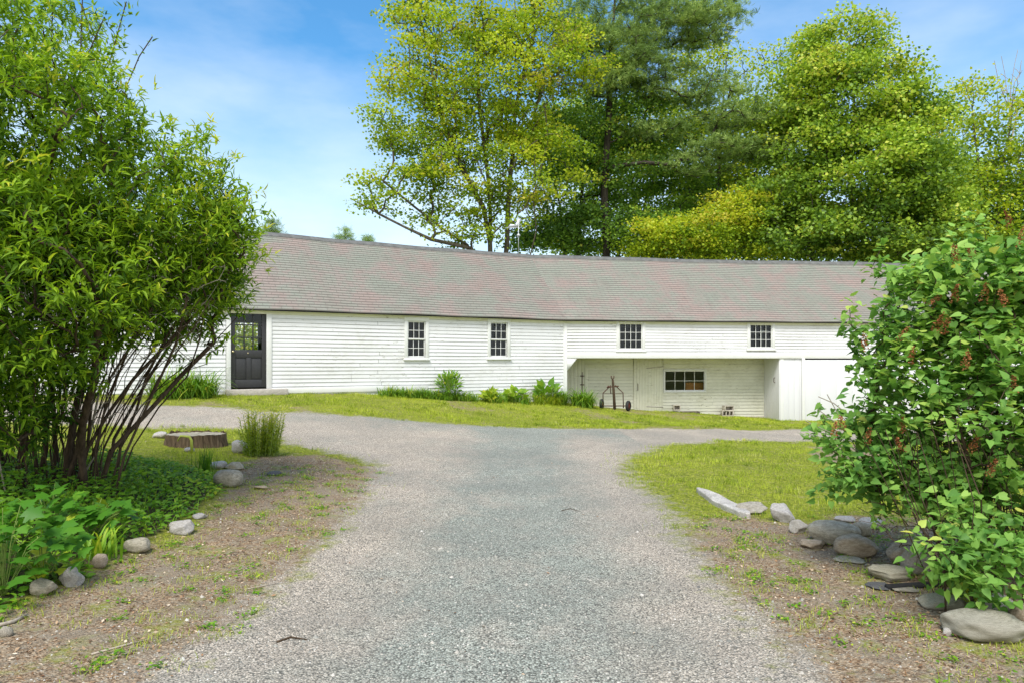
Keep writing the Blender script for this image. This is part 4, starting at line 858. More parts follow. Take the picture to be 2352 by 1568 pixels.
S = Skel(); S.chain([(3.3, 4.6, .1), (3.2, 4.7, .5), (3.0, 4.8, .9)]); S.chain([(3.6, 4.6, .1), (3.55, 4.7, .5), (3.4, 4.8, .9)])
T = blobpts([(2120, 1180, 4.7, 150, 90, .4), (2250, 1000, 4.5, 120, 110, .3), (2280, 1250, 4.3, 120, 90, .3)], 260, .1); S.grow(T, .6, 3, .08); S.mesh('bare_twigs', S.radii(.0018, .35), M['cane'], lil, 4)
# bare twig to its left
S = Skel(); r_ = S.chain([at(1985, 1060, 5.2)]); S.chain([at(1950, 1000, 5.2), at(1925, 950, 5.2), at(1900, 905, 5.2)], r_); S.chain([at(1930, 1000, 5.2), at(1890, 985, 5.2), at(1850, 965, 5.2)], r_+1); S.chain([at(1960, 960, 5.2), at(1915, 925, 5.2), at(1880, 850+60, 5.2)], r_+1); S.chain([at(1920, 970, 5.2), at(1880, 940, 5.2)], r_+1)
S.mesh('bare_twigs', np.full(len(S.p), .0035), M['deadwood'], lil, 4)

# ------------------------------------------------------------------ rocks
def rock(x0, y0, x1, y1, mat, label, kind='round', name='rock', depth=.8, sink=.25, seed=None, group=None, sub=4):
    seed = seed or int(x0*7+y0); rg = random.Random(seed); g = G((x0+x1)/2, y1-1); d = g[1]; w_ = (x1-x0)/F_*d; hgt = max(.02, (y1-y0)/F_*d-w_*depth*.45*(y1-HY)/F_)
    if kind != 'flat': hgt = max(hgt, w_*.30)
    dep = w_*depth; cy_ = g[1]+dep*.46; cx_ = g[0]*cy_/g[1]; bm = bmesh.new(); bmesh.ops.create_icosphere(bm, subdivisions=sub, radius=1)
    planes = [(Vector((rg.gauss(0, 1), rg.gauss(0, 1), rg.gauss(.2, .8))).normalized(), rg.uniform(.55, .85)) for _ in range({'round': 2, 'angular': 12, 'flat': 6, 'layered': 8}[kind])]
    o3 = Vector((seed % 97, seed % 31, seed % 13))
    for v in bm.verts:
        p = v.co.copy(); sx = Vector((abs(p.x)**.85*(1 if p.x > 0 else -1), abs(p.y)**.85*(1 if p.y > 0 else -1), abs(p.z)**.8*(1 if p.z > 0 else -1))); p = sx
        for nrm, dd in planes:
            e = p.dot(nrm)-dd
            if e > 0: p -= nrm*e*(.92 if kind != 'round' else .6)
        p += v.co*(mnoise.noise(p*1.4+o3)*.16+mnoise.noise(p*4+o3)*.045+mnoise.noise(p*10+o3)*.014)
        if kind == 'layered': p.x *= 1+.06*math.sin(p.z*22+mnoise.noise(p*2)*3); p.y *= 1+.06*math.sin(p.z*22)
        v.co = p
    for f in bm.faces: f.smooth = True
    me = bpy.data.meshes.new(name); bm.to_mesh(me); bm.free(); me.materials.append(M[mat]); 
    o = link(bpy.data.objects.new(name, me)); tot = hgt/(1-sink*.5)
    a = np.array([v.co for v in me.vertices]); ext = (a.max(0)-a.min(0))/2
    hz = HS(cx_, cy_); o.scale = (w_/2/ext[0], dep/2/ext[1], tot/2/ext[2]); o.location = (cx_, cy_, float(hz)+tot*(.5-sink*.5)); o.rotation_euler = (0, 0, 0)
    return tag(o, label, 'rock' if name == 'rock' else name.replace('_', ' '), group)
GL, GR_ = 'rocks edging the left bed', 'rocks edging the right side of the drive'
RK = [(0, 1443, 29, 1470, 'rk_grey', 'low grey rock cut by the lower left edge of the photo', 'round', GL), (78, 1340, 133, 1384, 'rk_grey', 'rough grey brown rock under the big maple leaves', 'angular', GL),
 (142, 1308, 191, 1358, 'rk_white', 'tall pale rock beside the maple seedlings', 'angular', GL), (213, 1278, 246, 1314, 'rk_tan', 'small tan rock half hidden by blades of grass', 'round', GL),
 (286, 1240, 347, 1277, 'rk_grey', 'smooth brown grey rock alone at the edge of the litter', 'round', GL), (393, 1192, 452, 1231, 'rk_white', 'white streaked rock midway along the left edging', 'angular', GL),
 (441, 1180, 472, 1194, 'rk_white', 'little pale stone just behind the white streaked rock', 'angular', GL), (490, 1076, 556, 1120, 'rk_grey', 'large smooth round grey rock near the stump', 'round', GL),
 (519, 1061, 563, 1080, 'rk_grey', 'flat topped grey rock tucked behind the large round one', 'angular', GL), (478, 1057, 520, 1077, 'rk_white', 'mottled white rock left of the flat topped grey one', 'angular', GL),
 (533, 1009, 574, 1042, 'rk_white', 'speckled granite rock between stump and tall weeds', 'round', GL), (584, 1113, 615, 1124, 'rk_tan', 'thin flat pinkish stone lying in the litter', 'flat', GL),
 (613, 1081, 646, 1092, 'rk_dark', 'dark flat slate lying in the litter', 'flat', GL), (350, 994, 382, 1010, 'rk_white', 'squarish pale stone touching the left of the stump', 'angular', GL), (424, 1028, 446, 1040, 'rk_white', 'small pale stone in front of the stump', 'round', GL),
 (1688, 1155, 1760, 1184, 'rk_grey', 'dark sided flat topped rock beside the long white slab', 'angular', GR_), (1765, 1158, 1824, 1203, 'rk_white', 'bright white topped rock with brown base', 'angular', GR_),
 (1813, 1194, 1854, 1229, 'rk_white', 'small white rock touching the left of the big mottled boulder', 'angular', GR_), (1853, 1197, 1975, 1256, 'rk_grey', 'big mottled grey boulder in the middle of the pile', 'round', GR_),
 (1955, 1200, 2000, 1236, 'rk_grey', 'dark grey rock leaning behind the big mottled boulder', 'round', GR_), (1918, 1187, 1962, 1204, 'rk_white', 'pale flat stone lying behind the big mottled boulder', 'flat', GR_), (1975, 1195, 2028, 1220, 'rk_white', 'long pale stone under the lilac twigs', 'flat', GR_),
 (1917, 1226, 2014, 1282, 'rk_tan', 'smooth brown boulder in front of the mottled one', 'round', GR_), (1834, 1236, 1895, 1262, 'rk_tan', 'low cream rock left of the smooth brown boulder', 'angular', GR_),
 (2038, 1238, 2150, 1308, 'rk_tan', 'largest rounded tan boulder below the lilac', 'round', GR_), (2069, 1262, 2139, 1328, 'rk_grey', 'egg shaped rock leaning on the rounded tan boulder', 'round', GR_),
 (2116, 1290, 2178, 1330, 'rk_tan', 'angular orange tan rock right of the egg shaped one', 'angular', GR_), (1996, 1298, 2090, 1342, 'rk_layer', 'flat layered stone with split edges', 'layered', GR_),
 (1920, 1285, 1990, 1297, 'rk_grey', 'nearly buried flat grey stone before the brown boulder', 'flat', GR_), (2111, 1366, 2208, 1408, 'rk_layer', 'oval smooth grey green rock', 'round', GR_),
 (2252, 1364, 2325, 1418, 'rk_white', 'coarse speckled granite rock behind the biggest front rock', 'round', GR_), (2322, 1388, 2380, 1436, 'rk_tan', 'brown rock cut by the right edge of the photo', 'round', GR_),
 (2170, 1404, 2347, 1486, 'rk_layer', 'biggest front rock long and striped at the lower right', 'round', GR_), (2165, 1446, 2186, 1466, 'rk_white', 'tiny white pebble touching the biggest front rock', 'angular', GR_), (2335, 1440, 2375, 1470, 'rk_white', 'white stone at the right edge above the biggest front rock', 'angular', GR_),
 (1990, 1345, 2050, 1360, 'rk_dark', 'dark thin stone below the layered one', 'flat', GR_), (2050, 1350, 2110, 1366, 'rk_grey', 'thin grey stone above the oval smooth rock', 'flat', GR_)]
for x0, y0, x1, y1, mt, lab, kd, gpn in RK: rock(x0, y0, x1, y1, mt, lab, kd, depth=.75 if kd != 'flat' else .9, group=gpn, sub=4 if x1-x0 > 40 else 3)
# the long white slab
a, c = G(1604, 1128), G(1718, 1193); ex = np.array([c[0]-a[0], c[1]-a[1]]); Ls = np.linalg.norm(ex); ex /= Ls; ey = np.array([-ex[1], ex[0]]); bm = bmesh.new()
prof = [(0, .02), (.12, .06), (.3, .085), (.5, .10), (.75, .09), (.93, .06), (1, .02)]; pts = [(t, w_) for t, w_ in prof]+[(t, -w_*.8) for t, w_ in prof[::-1]]
vt = [bm.verts.new((*(a+ex*t*Ls+ey*(w_+random.uniform(-.012, .012))), float(HS(*(a+ex*t*Ls)))+.055)) for t, w_ in pts]; f = bm.faces.new(vt); r = bmesh.ops.extrude_face_region(bm, geom=[f])
for v in r['geom']:
    if isinstance(v, bmesh.types.BMVert): v.co.z -= .12
bmesh.ops.recalc_face_normals(bm, faces=bm.faces); me = bpy.data.meshes.new('stone_slab'); bm.to_mesh(me); bm.free(); me.materials.append(M['rk_white']); o = link(bpy.data.objects.new('stone_slab', me)); bv = o.modifiers.new('bevel', 'BEVEL'); bv.width = .012; bv.segments = 2
tag(o, 'long pointed white slab lying flat at the corner of the grass', 'stone slab')
# dark timber under lilac
b = MB(); g0, g1 = G(2045, 1362), G(2190, 1358); b.tube([(g0[0], g0[1]+.05, h1(*g0)+.02), (g1[0], g1[1]+.05, h1(*g1)+.03)], [.022, .03], 8); o = b.build('old_timber', M['dark'], None, True); tag(o, 'dark rotten timber lying above the oval rock', 'timber')

# stump
g = G(448, 1030); sw = 141/F_*g[1]; cy0 = g[1]+sw*.36; c = np.array([g[0]*cy0/g[1], cy0, float(HS(g[0]*cy0/g[1], cy0))]); st = thing('tree_stump', 'wide low grey brown tree stump with a crumbling rim beside the shrub', 'tree stump', tuple(c)); n = 72; V = []; hgt = .17
for j, (z, k) in enumerate(((-.08, 1.06), (.05, 1.0), (.10, .98), (hgt, .97))):
    for i in range(n):
        t = i*2*math.pi/n; r = sw/2*k*(1+.025*math.sin(3*t+1)+.012*math.sin(7*t)+.014*math.sin(23*t)+.012*random.uniform(-1, 1)); z_ = z if j < 3 else z+.006*math.sin(5*t)+.006*random.uniform(-1, 1)+.035*(math.sin(t) > .25)*random.random()
        V.append((c[0]+r*math.cos(t), c[1]+r*.72*math.sin(t), c[2]+z_))
Q = [(j*n+i, j*n+(i+1) % n, (j+1)*n+(i+1) % n, (j+1)*n+i) for j in range(3) for i in range(n)]; mesh_obj('bark', V, np.array(Q), M['stump_side'], st, False)
V = []; 
for k in np.linspace(1, 0, 12):
    for i in range(n):
        t = i*2*math.pi/n; r = sw/2*.975*k*(1+.025*math.sin(3*t+1)+.012*math.sin(7*t)+.014*math.sin(23*t)); V.append((c[0]+r*math.cos(t), c[1]+r*.72*math.sin(t), c[2]+hgt-.006-.012*(1-k)+.006*random.uniform(-1, 1)))
Q = [(j*n+i, j*n+(i+1) % n, (j+1)*n+(i+1) % n, (j+1)*n+i) for j in range(11) for i in range(n)]; mesh_obj('cut_face', V, np.array(Q), M['stump_top'], st, False)

# ------------------------------------------------------------------ old wheeled implement
dI = 22.6; ip = at(1410, 940, dI); ip[2] = HS(ip[0], ip[1]); imp = thing('farm_implement', 'old rusty two wheeled implement with upright drawbar against the recessed wall', 'farm implement', tuple(ip))
def q(px, py, dd=0): v = at(px, py, dI+dd); return (v[0], v[1], v[2])
b = MB(); b.tube([q(1412, 943), q(1410, 905), q(1408, 878), q(1407, 868)], [.05, .045, .04, .03], 8); b.build('drawbar', M['cane'], imp, True)
b = MB(); b.tube([q(1404, 862), q(1404, 867), q(1407, 871), q(1410, 867), q(1410, 862)], .018, 6); b.build('hitch', M['rust'], imp, True)
b = MB(); b.tube([q(1403, 884, .05), q(1385, 902, .05), q(1385, 936, .05)], .017, 6); b.tube([q(1413, 884, .05), q(1431, 901, .05), q(1432, 936, .05)], .017, 6); b.tube([q(1386, 903, .05), q(1431, 903, .05)], .008, 5); b.build('frame', M['rust'], imp, True)
b = MB(); b.tube([q(1381, 931, .0), q(1445, 931, .0)], .018, 6); b.build('axle', M['rust'], imp, True)
b = MB(); b.tube([q(1395, 888), q(1421, 886)], .022, 6); b.tube([q(1402, 884, -.03), q(1403, 903, -.05)], .016, 6); b.tube([q(1398, 885, -.02), q(1395, 890, -.03)], .03, 6); b.build('crank', M['rust'], imp, True)
for px, r_, tilt in ((1443, .175, .55), (1382, .165, .35)):
    c = Vector(q(px, 931)); c.z = max(c.z, float(HS(c.x, c.y))+r_*.95); axv = Vector((1, -tilt, 0)).normalized(); up = Vector((0, 0, 1)); sdv = axv.cross(up)
    def ring(o_, r, k=20): return [c+axv*o_+(up*math.cos(t*2*math.pi/k)+sdv*math.sin(t*2*math.pi/k))*r for t in range(k)]
    def lathe(prof, k=20):
        V = []; F = []
        for i, (o_, r) in enumerate(prof):
            V += [tuple(v) for v in ring(o_, r, k)]
            if i:
                for j in range(k): F.append(((i-1)*k+j, (i-1)*k+(j+1) % k, i*k+(j+1) % k, i*k+j))
        m_ = MB(); m_.add(V, F); return m_
    wl = lathe([(-.045, r_*.62), (-.05, r_*.85), (-.025, r_), (.025, r_), (.05, r_*.85), (.045, r_*.62)]).build('wheel', M['rubber'], imp, True)
    lathe([(-.035, .001), (-.04, r_*.2), (-.02, r_*.3), (-.03, r_*.64), (.03, r_*.64), (.02, r_*.3), (.04, r_*.2), (.035, .001)]).build('rim', M['redmetal'], wl, True)
# concrete blocks along the wall
def HB(s_, off): p = WR(s_, off, 0); return float(HS(p[0], p[1]))
def block(px, py, off, w_, h_, dep, rot, label, holes=3, stand=False):
    s_, z_ = WR.px(px, py, off); gx_, gy_, _ = WR(s_, off, 0); z0 = max(z_, HB(s_, off)-.01) if py > 941.5 or px < 1600 else z_; o = thing('concrete_block', label, 'concrete block', (gx_, gy_, z0)); b = MB()
    ca, sa = math.cos(rot), math.sin(rot)
    def fr(a, o_, z): x, y = a*ca-o_*sa, a*sa+o_*ca; e = WR.e; nb = WR.nb; p = np.array([gx_, gy_])+e*x-nb*y; return (p[0], p[1], z0+z)
    t = .03; hw, hd = w_/2, dep/2
    b.box(fr, -hw, hw, -hd, hd, 0, t); b.box(fr, -hw, hw, -hd, hd, h_-t, h_); n_ = holes+1
    for k in range(n_): x = -hw+(w_-t)*k/holes; b.box(fr, x, x+t, -hd, hd-.002, t, h_-t)
    b.box(fr, -hw+t, hw-t, -hd, -hd+.02, t, h_-t); b.build('shell', M['concrete'], o, False, .006); return z0+h_
block(1670, 957, -RD+.3, .40, .2, .2, .1, 'hollow concrete block with three openings at the bottom of the stack by the wall', 3)
block(1672, 942, -RD+.3, .36, .18, .2, -.15, 'upper concrete block of the stack by the wall', 1)
block(1554, 941, -RD+.25, .24, .19, .2, .2, 'single small concrete block with one dark opening left of the stack', 1)
s_, z_ = WR.px(1585, 950, -RD+.3); b = MB(); b.box(WR, s_-.33, s_+.33, -RD+.2, -RD+.4, z_-.05, z_+.10); o = b.build('timber_block', M['bark'], None, False, .01); tag(o, 'squat dark brown timber lying against the foot of the wall', 'timber')
solid('foundation', [(WR, -.3, sRec1, -RD+.02, -RD+.06, -1.2, WR.px(1600, 955, -RD)[1]-.02)], 'concrete')

# ------------------------------------------------------------------ plants along the barn
def strap(name, label, px0, px1, py, fr, off, n, L, W, group=None, mat='lf_strap', depth=.5, cat='daylily', up=1.5, out=.9):
    s0, s1 = fr.px(px0, py, off)[0], fr.px(px1, py, off)[0]; c = fr((s0+s1)/2, off, 0); root = thing(name, label, cat, (c[0], c[1], float(HS(c[0], c[1]))), group)
    a = R.uniform(s0, s1, n); o_ = off+R.normal(size=n)*depth*.4; P = np.array([fr(x, y, 0) for x, y in zip(a, o_)]); P[:, 2] = HS(P[:, 0], P[:, 1])-.02
    # blades spring from a few crowns
    k = max(5, int(abs(s1-s0)*14)); cr_ = P[:k][R.integers(0, k, n)]; P = cr_+(P-cr_)*.18; P[:, 2] = HS(P[:, 0], P[:, 1])-.02
    ribbons('leaves', P, R.uniform(0, 2*math.pi, n), L*R.uniform(.6, 1.15, n), W*R.uniform(.7, 1.2, n), M[mat], root, .5+R.normal(size=n)*.25, R.uniform(up*.75, up*1.15, n), R.uniform(.3, out*1.3, n), R.uniform(.6, 1.35, n), 5)
    return root
strap('daylily_clump', 'large dark green daylily clump left of the black door', 335, 510, 912, WL, .75, 1300, .72, .034, depth=.6)
strap('daylily_clump', 'broad daylily clump spilling before the corner brace of the recess', 1262, 1368, 935, WR, .45, 1000, .62, .032, depth=.6)
strap('daylily_clump', 'yellowing daylilies just left of the barn corner board', 1205, 1290, 915, WL, .55, 420, .48, .028, depth=.5, mat='lf_gold')
strap('iris_row', 'long low row of strappy leaves under the two tall windows', 862, 1110, 905, WL, .35, 1900, .34, .026, depth=.35, cat='iris')
strap('iris_row', 'shorter pale strappy row between the leafy bush and the rhubarb', 1110, 1215, 908, WL, .45, 700, .38, .028, depth=.4, cat='iris')
def leafy(name, label, px, py, fr, off, r, h_, n, L, W, T, mat, cat, stems=12, group=None, rn0=.45):
    s_, _ = fr.px(px, py, off); c = fr(s_, off, 0); z = float(HS(c[0], c[1])); root = thing(name, label, cat, (c[0], c[1], z), group)
    S = Skel()
    for i in range(stems):
        t = R.uniform(0, 2*math.pi); rr = r*R.uniform(.3, .9); S.chain([(c[0], c[1], z-.03), (c[0]+rr*.35*math.cos(t), c[1]+rr*.35*math.sin(t), z+h_*.5), (c[0]+rr*math.cos(t), c[1]+rr*math.sin(t), z+h_*R.uniform(.75, 1))])
    S.mesh('stems', np.full(len(S.p), .006), M['stem'], root, 4); P = np.array([c[0], c[1], z+h_*.6])+rsph(n)*(R.random(n)**.4)[:, None]*np.array([r, r*.8, h_*.42])
    D = unit((P-np.array([c[0], c[1], z+h_*.3]))+rsph(n)*.15); leaves('leaves', P, D, unit(np.array([0, -.4, .9])+R.normal(size=(n, 3))*.35), L*R.uniform(.7, 1.2, n), W*R.uniform(.8, 1.2, n), T, M[mat], root, rn0+R.normal(size=n)*.2); return root
leafy('peony_bush', 'small airy leafy bush standing above the strappy row against the siding', 1032, 895, WL, .4, .36, .80, 300, .15, .05, T_LANCE, 'lf_strap', 'bush', 20)
leafy('rhubarb_plant', 'tall broad leaved rhubarb at the right end of the left wall', 1255, 905, WL, .45, .44, .60, 34, .27, .25, T_HEART, 'lf_strap', 'rhubarb', 12)
leafy('rhubarb_plant', 'lower broad leaved rhubarb left of the tall one', 1180, 908, WL, .5, .42, .40, 36, .20, .19, T_HEART, 'lf_strap', 'rhubarb', 12, rn0=.6)
leafy('rhubarb_plant', 'pale broad leaved plant nearest the leafy bush', 1125, 906, WL, .5, .32, .34, 40, .17, .14, T_HEART, 'lf_gold', 'rhubarb', 8)
# tall weeds by the stump
g = G(598, 1045); z = float(HS(*g)); root = thing('goldenrod_clump', 'upright clump of tall yellow green weeds right of the stump', 'weeds', (g[0], g[1], z)); S = Skel(); PP = []; DD = []
for i in range(95):
    x, y = g[0]+np.clip(R.normal(), -1.7, 1.7)*.13, g[1]+np.clip(R.normal(), -2, 2)*.10; hh = R.uniform(.36, .70); ln = (x-g[0])*.55; pts = [(x, y, z-.02), (x+ln*.4, y, z+hh*.5), (x+ln*.9+R.normal()*.01, y, z+hh)]; S.chain(pts)
    for f in np.linspace(.08, 1, 34): p = np.array(pts[0])*(1-f)+np.array(pts[2])*f; a_ = R.uniform(0, 6.28); PP.append(p); DD.append((math.cos(a_), math.sin(a_), .75))
S.mesh('stems', np.full(len(S.p), .0035), M['stem'], root, 4); n = len(PP); PP = np.array(PP); leaves('leaves', PP, np.array(DD), unit(rsph(n)*.4+np.array([0, 0, 1.])), R.uniform(.05, .085, n), .011, T_LANCE, M['lf_gold'], root, .15+.85*(PP[:, 2]-z)/.7+R.normal(size=n)*.14)
# wilting bent stalk in front of stump
g = G(425, 1040); z = float(HS(*g)); b = MB(); b.tube([at(441, 1042, g[1]), at(440, 1010, g[1]), at(435, 1002, g[1]), at(415, 1000, g[1]), at(408, 1012, g[1])], [.022, .02, .02, .016, .01], 7); o = b.build('bent_stalk', simple('yellowing_stalk', (.42, .46, .08), .6, .3, .2, 20), None, True); tag(o, 'thick yellow green stalk bent over in front of the stump', 'plant stalk')
g = G(485, 1095); z = float(HS(*g)); root = thing('grass_tuft', 'upright dark grass tuft between stump and large round rock', 'grass tuft', (g[0], g[1], z)); n = 90; P = np.tile([g[0]-.12, g[1]+.1, z], (n, 1))+R.normal(size=(n, 3))*np.array([.05, .04, 0]); ribbons('blades', P, R.uniform(0, 6.28, n), R.uniform(.2, .42, n), .012, M['lf_cover'], root, R.random(n)*.6, 1.1, .25, .15, 3)
g = G(205, 1310); z = float(HS(*g)); root = thing('grass_tuft', 'broad bladed grass tuft over the small tan rock', 'grass tuft', (g[0], g[1], z)); n = 34; P = np.tile([g[0]-.02, g[1]+.15, z], (n, 1))+R.normal(size=(n, 3))*np.array([.07, .05, 0]); ribbons('blades', P, R.uniform(0, 6.28, n), R.uniform(.22, .36, n), .026, M['lf_cover'], root, .5+R.random(n)*.5, 1.2, .5, .45, 4)
g = G(2250, 1400); z = float(HS(*g)); root = thing('weed_plant', 'bright yellow green weed between the oval rock and the granite rock', 'weed', (g[0], g[1]+.02, z)); n = 90; t = R.random(n); P = np.array([g[0]-.05, g[1]+.05, z])+rsph(n)*.07*np.array([1, 1, .6])+np.array([0, 0, .07]); leaves('leaves', P, unit(rsph(n)+np.array([0, 0, .6])), unit(rsph(n)*.4+np.array([0, -.3, 1])), .045, .02, T_LANCE, M['lf_gold'], root, .4+.5*R.random(n))

# ------------------------------------------------------------------ ground cover, grass, litter
def scatter(n, x0, x1, y0, y1, power=1.):
    x = R.uniform(x0, x1, n); y = y0+(y1-y0)*R.random(n)**power; return x, y
vis = lambda x, y: (np.abs(x/np.maximum(y, .1)) < .80)
occup = lambda x, y: (y > 21.4/(1)*1+.5525*x-.12) & (x < 1.8) | (y > 22.1+.142*x-.10) & (x >= 1.7)
def infront(x, y): # keep off the building's own floor
    return ~(((x < 1.7) & (y > 21.4+.5525*x-.02)) | ((x >= 1.7) & (y > 22.1+.142*x+RD)) | ((x >= 9.2) & (y > 22.1+.142*x)))
# mown turf
n = 620000; x, y = scatter(n, -13, 15, 4.5, 24.5); k = vis(x, y) & infront(x, y); x, y = x[k], y[k]; ga_, li_, be_ = masks(x, y)
pr_ = np.clip(1-1.5*ga_-1.0*li_-1.4*be_, 0, 1)**1.3*np.clip(.55+.9*(fbm(x, y, 1.6, 33)-.35)*2, .12, 1)+.10*(ga_ < .9)*(ga_ > .25)*np.clip(fbm(x, y, 3., 71)*3-1.2, 0, 1)*(y > 6); k = R.random(len(x)) < pr_; x, y = x[k], y[k]; n = len(x)
P = np.stack([x, y, HS(x, y)-.004], 1); cl = fbm(x, y, 1.2, 44); tall = np.clip((fbm(x, y, .9, 55)-.42)*4, 0, 1)
hg = R.uniform(.02, .05, n)*(.85+2.4*tall*np.clip(fbm(x, y, 5., 58)*2-.5, 0, 1))
o = ribbons('grass', P, R.uniform(0, 6.28, n), hg, np.clip(.0045+.0005*y, .006, .014), M['grass'], None, .50+(cl-.5)*.9+R.normal(size=n)*.16, .95, .55, .15, 1); tag(o, 'short yellow green grass on the lawn patches', 'grass', None, 'stuff')
# taller uneven clumps in the turf
n0 = 1500; x0, y0 = scatter(n0*3, -11, 13, 6, 23.5); k = vis(x0, y0) & infront(x0, y0); x0, y0 = x0[k], y0[k]; ga_, li_, be_ = masks(x0, y0); k = (ga_ < .6) & (li_ < .4) & (be_ < .3) & (fbm(x0, y0, 1.1, 91) > .47); x0, y0 = x0[k], y0[k]; nb_ = 26
rs_ = np.repeat(R.uniform(.03, .12, len(x0)), nb_); x = np.repeat(x0, nb_)+R.normal(size=len(rs_))*rs_; y = np.repeat(y0, nb_)+R.normal(size=len(rs_))*rs_; n = len(x); tn_ = np.repeat(R.normal(size=len(x0))*.3, nb_)
o = ribbons('grass_clumps', np.stack([x, y, HS(x, y)-.004], 1), R.uniform(0, 6.28, n), R.uniform(.05, .11, n), np.clip(.0006*y, .006, .013), M['grass'], None, .35+tn_+R.normal(size=n)*.15, 1., .6, .3, 2); tag(o, 'taller uneven grass clumps standing in the lawn', 'grass', None, 'stuff')
# sparse tufts in the litter
n0 = 150; cx_, cy_ = [], []
for poly in (P_litL, P_litR):
    a = np.array(poly); xx = R.uniform(a[:, 0].min(), a[:, 0].max(), 900); yy = R.uniform(2.2, 9.5, 900); k = (sdf(poly, xx, yy) > -.15) & vis(xx, yy); cx_.append(xx[k][:n0]); cy_.append(yy[k][:n0])
cx_ = np.concatenate(cx_); cy_ = np.concatenate(cy_); nb_ = 38; x = np.repeat(cx_, nb_)+R.normal(size=len(cx_)*nb_)*.055; y = np.repeat(cy_, nb_)+R.normal(size=len(cx_)*nb_)*.055; n = len(x)
o = ribbons('grass_tufts', np.stack([x, y, HS(x, y)-.003], 1), R.uniform(0, 6.28, n), R.uniform(.02, .06, n), .0045, M['grass'], None, .45+R.normal(size=n)*.22, 1., .7, .3, 2); tag(o, 'thin grass tufts growing through the leaf litter', 'grass', None, 'stuff')
# small weeds
k = R.random(len(cx_)) < .75; cxw, cyw = cx_[k]+R.normal(size=k.sum())*.1, cy_[k]+R.normal(size=k.sum())*.1; nl = 22; x = np.repeat(cxw, nl); y = np.repeat(cyw, nl); n = len(x); P = np.stack([x, y, HS(x, y)+.008], 1)+R.normal(size=(n, 3))*np.array([.035, .035, .008]); a_ = R.uniform(0, 6.28, n)
o = leaves('weeds', P, np.stack([np.cos(a_), np.sin(a_), .35+0*a_], 1), unit(np.array([0, 0, 1.])+R.normal(size=(n, 3))*.3), R.uniform(.018, .038, n), R.uniform(.012, .02, n), T_KITE, M['lf_cover'], None, .55+R.normal(size=n)*.22); tag(o, 'low scattered weeds on the litter beside the gravel', 'weeds', None, 'stuff')
# litter flakes
n = 90000; x = R.uniform(-7, 7, n); y = R.uniform(2.2, 11.5, n); k = vis(x, y); x, y = x[k], y[k]; ga_, li_, be_ = masks(x, y); k = R.random(len(x)) < np.clip(li_*1.1-.7*ga_, .01, 1)*np.clip(fbm(x, y, 2.2, 77)*2-.35, .15, 1); x, y = x[k], y[k]; n = len(x)
P = np.stack([x, y, HS(x, y)+.006], 1); o = leaves('leaf_litter', P, rsph(n)*np.array([1, 1, .3]), unit(np.array([0, 0, 1.])+R.normal(size=(n, 3))*.45), R.uniform(.009, .036, n), R.uniform(.005, .016, n), T_KITE, M['litter'], None, R.random(n)); tag(o, 'dry brown leaf litter along both sides of the drive', 'leaf litter', None, 'stuff')
# loose chips
n = 42000; y = 2.2+8*R.random(n)**1.6; x = R.uniform(-.8, .8, n)*y; ga_, li_, be_ = masks(x, y); k = R.random(n) < np.clip(ga_*.9+li_*.25, 0, 1); x, y = x[k], y[k]; n = len(x); s_ = R.uniform(.003, .0095, n)*np.where(R.random(n) < .03, 2., 1)
tv = np.array([(1, 0, 0), (-.2, .9, 0), (-.9, -.1, 0), (-.1, -.95, 0), (.1, .05, .8)]); tf = [(0, 1, 4), (1, 2, 4), (2, 3, 4), (3, 0, 4)]; an = R.uniform(0, 6.28, n); ca, sa = np.cos(an), np.sin(an)
tvv = tv[None]*R.uniform(.7, 1.2, (n, 5, 1)); V = np.stack([x[:, None]+s_[:, None]*(tvv[..., 0]*ca[:, None]-tvv[..., 1]*sa[:, None]), y[:, None]+s_[:, None]*(tvv[..., 0]*sa[:, None]+tvv[..., 1]*ca[:, None]), (HS(x, y)-.001)[:, None]+s_[:, None]*tvv[..., 2]], 2)
o = mesh_obj('gravel', V.reshape(-1, 3), [((np.arange(n)*5)[:, None, None]+np.array(tf)[None]).reshape(-1, 3)], M['chips'], None, False, {'rnd': np.repeat(R.random(n), 5)}); tag(o, 'loose crushed stone chips lying on the driveway', 'gravel', None, 'stuff')
# bed under the shrub
n = 60000; x = R.uniform(-9, -1.5, n); y = R.uniform(3.2, 9.6, n); s_ = sdf(P_bed, x, y)+(fbm(x, y, 2., 12)-.5)*.5; k = (s_ > -.05) & (np.abs(x/y) < .85); x, y, s_ = x[k], y[k], s_[k]; k = R.random(len(x)) < .62; x, y, s_ = x[k], y[k], s_[k]; n = len(x)
hh = np.clip(.05+s_*.30, .03, .34)*(.55+.9*fbm(x, y, 2.4, 66)); P = np.stack([x, y, HS(x, y)+hh*R.random(n)**.4], 1); a_ = R.uniform(0, 6.28, n)
o = leaves('ground_cover', P, np.stack([np.cos(a_), np.sin(a_), R.uniform(-.3, .6, n)], 1), unit(np.array([0, -.3, .9])+R.normal(size=(n, 3))*.38), R.uniform(.03, .085, n), R.uniform(.018, .042, n), T_LANCE, M['lf_cover'], None, .5+(fbm(x, y, 1.2, 81)-.5)*.7+R.normal(size=n)*.16+.25*np.clip((y-7)/2, 0, 1)); tag(o, 'leafy ground cover spreading under the big left shrub', 'ground cover', None, 'stuff')
n = 5200; x = R.uniform(-8, -1.8, n); y = R.uniform(3.4, 9.3, n); s_ = sdf(P_bed, x, y); k = (s_ > 0) & (np.abs(x/y) < .85) & (fbm(x, y, 1.4, 92) > .42); x, y, s_ = x[k], y[k], s_[k]; n = len(x)
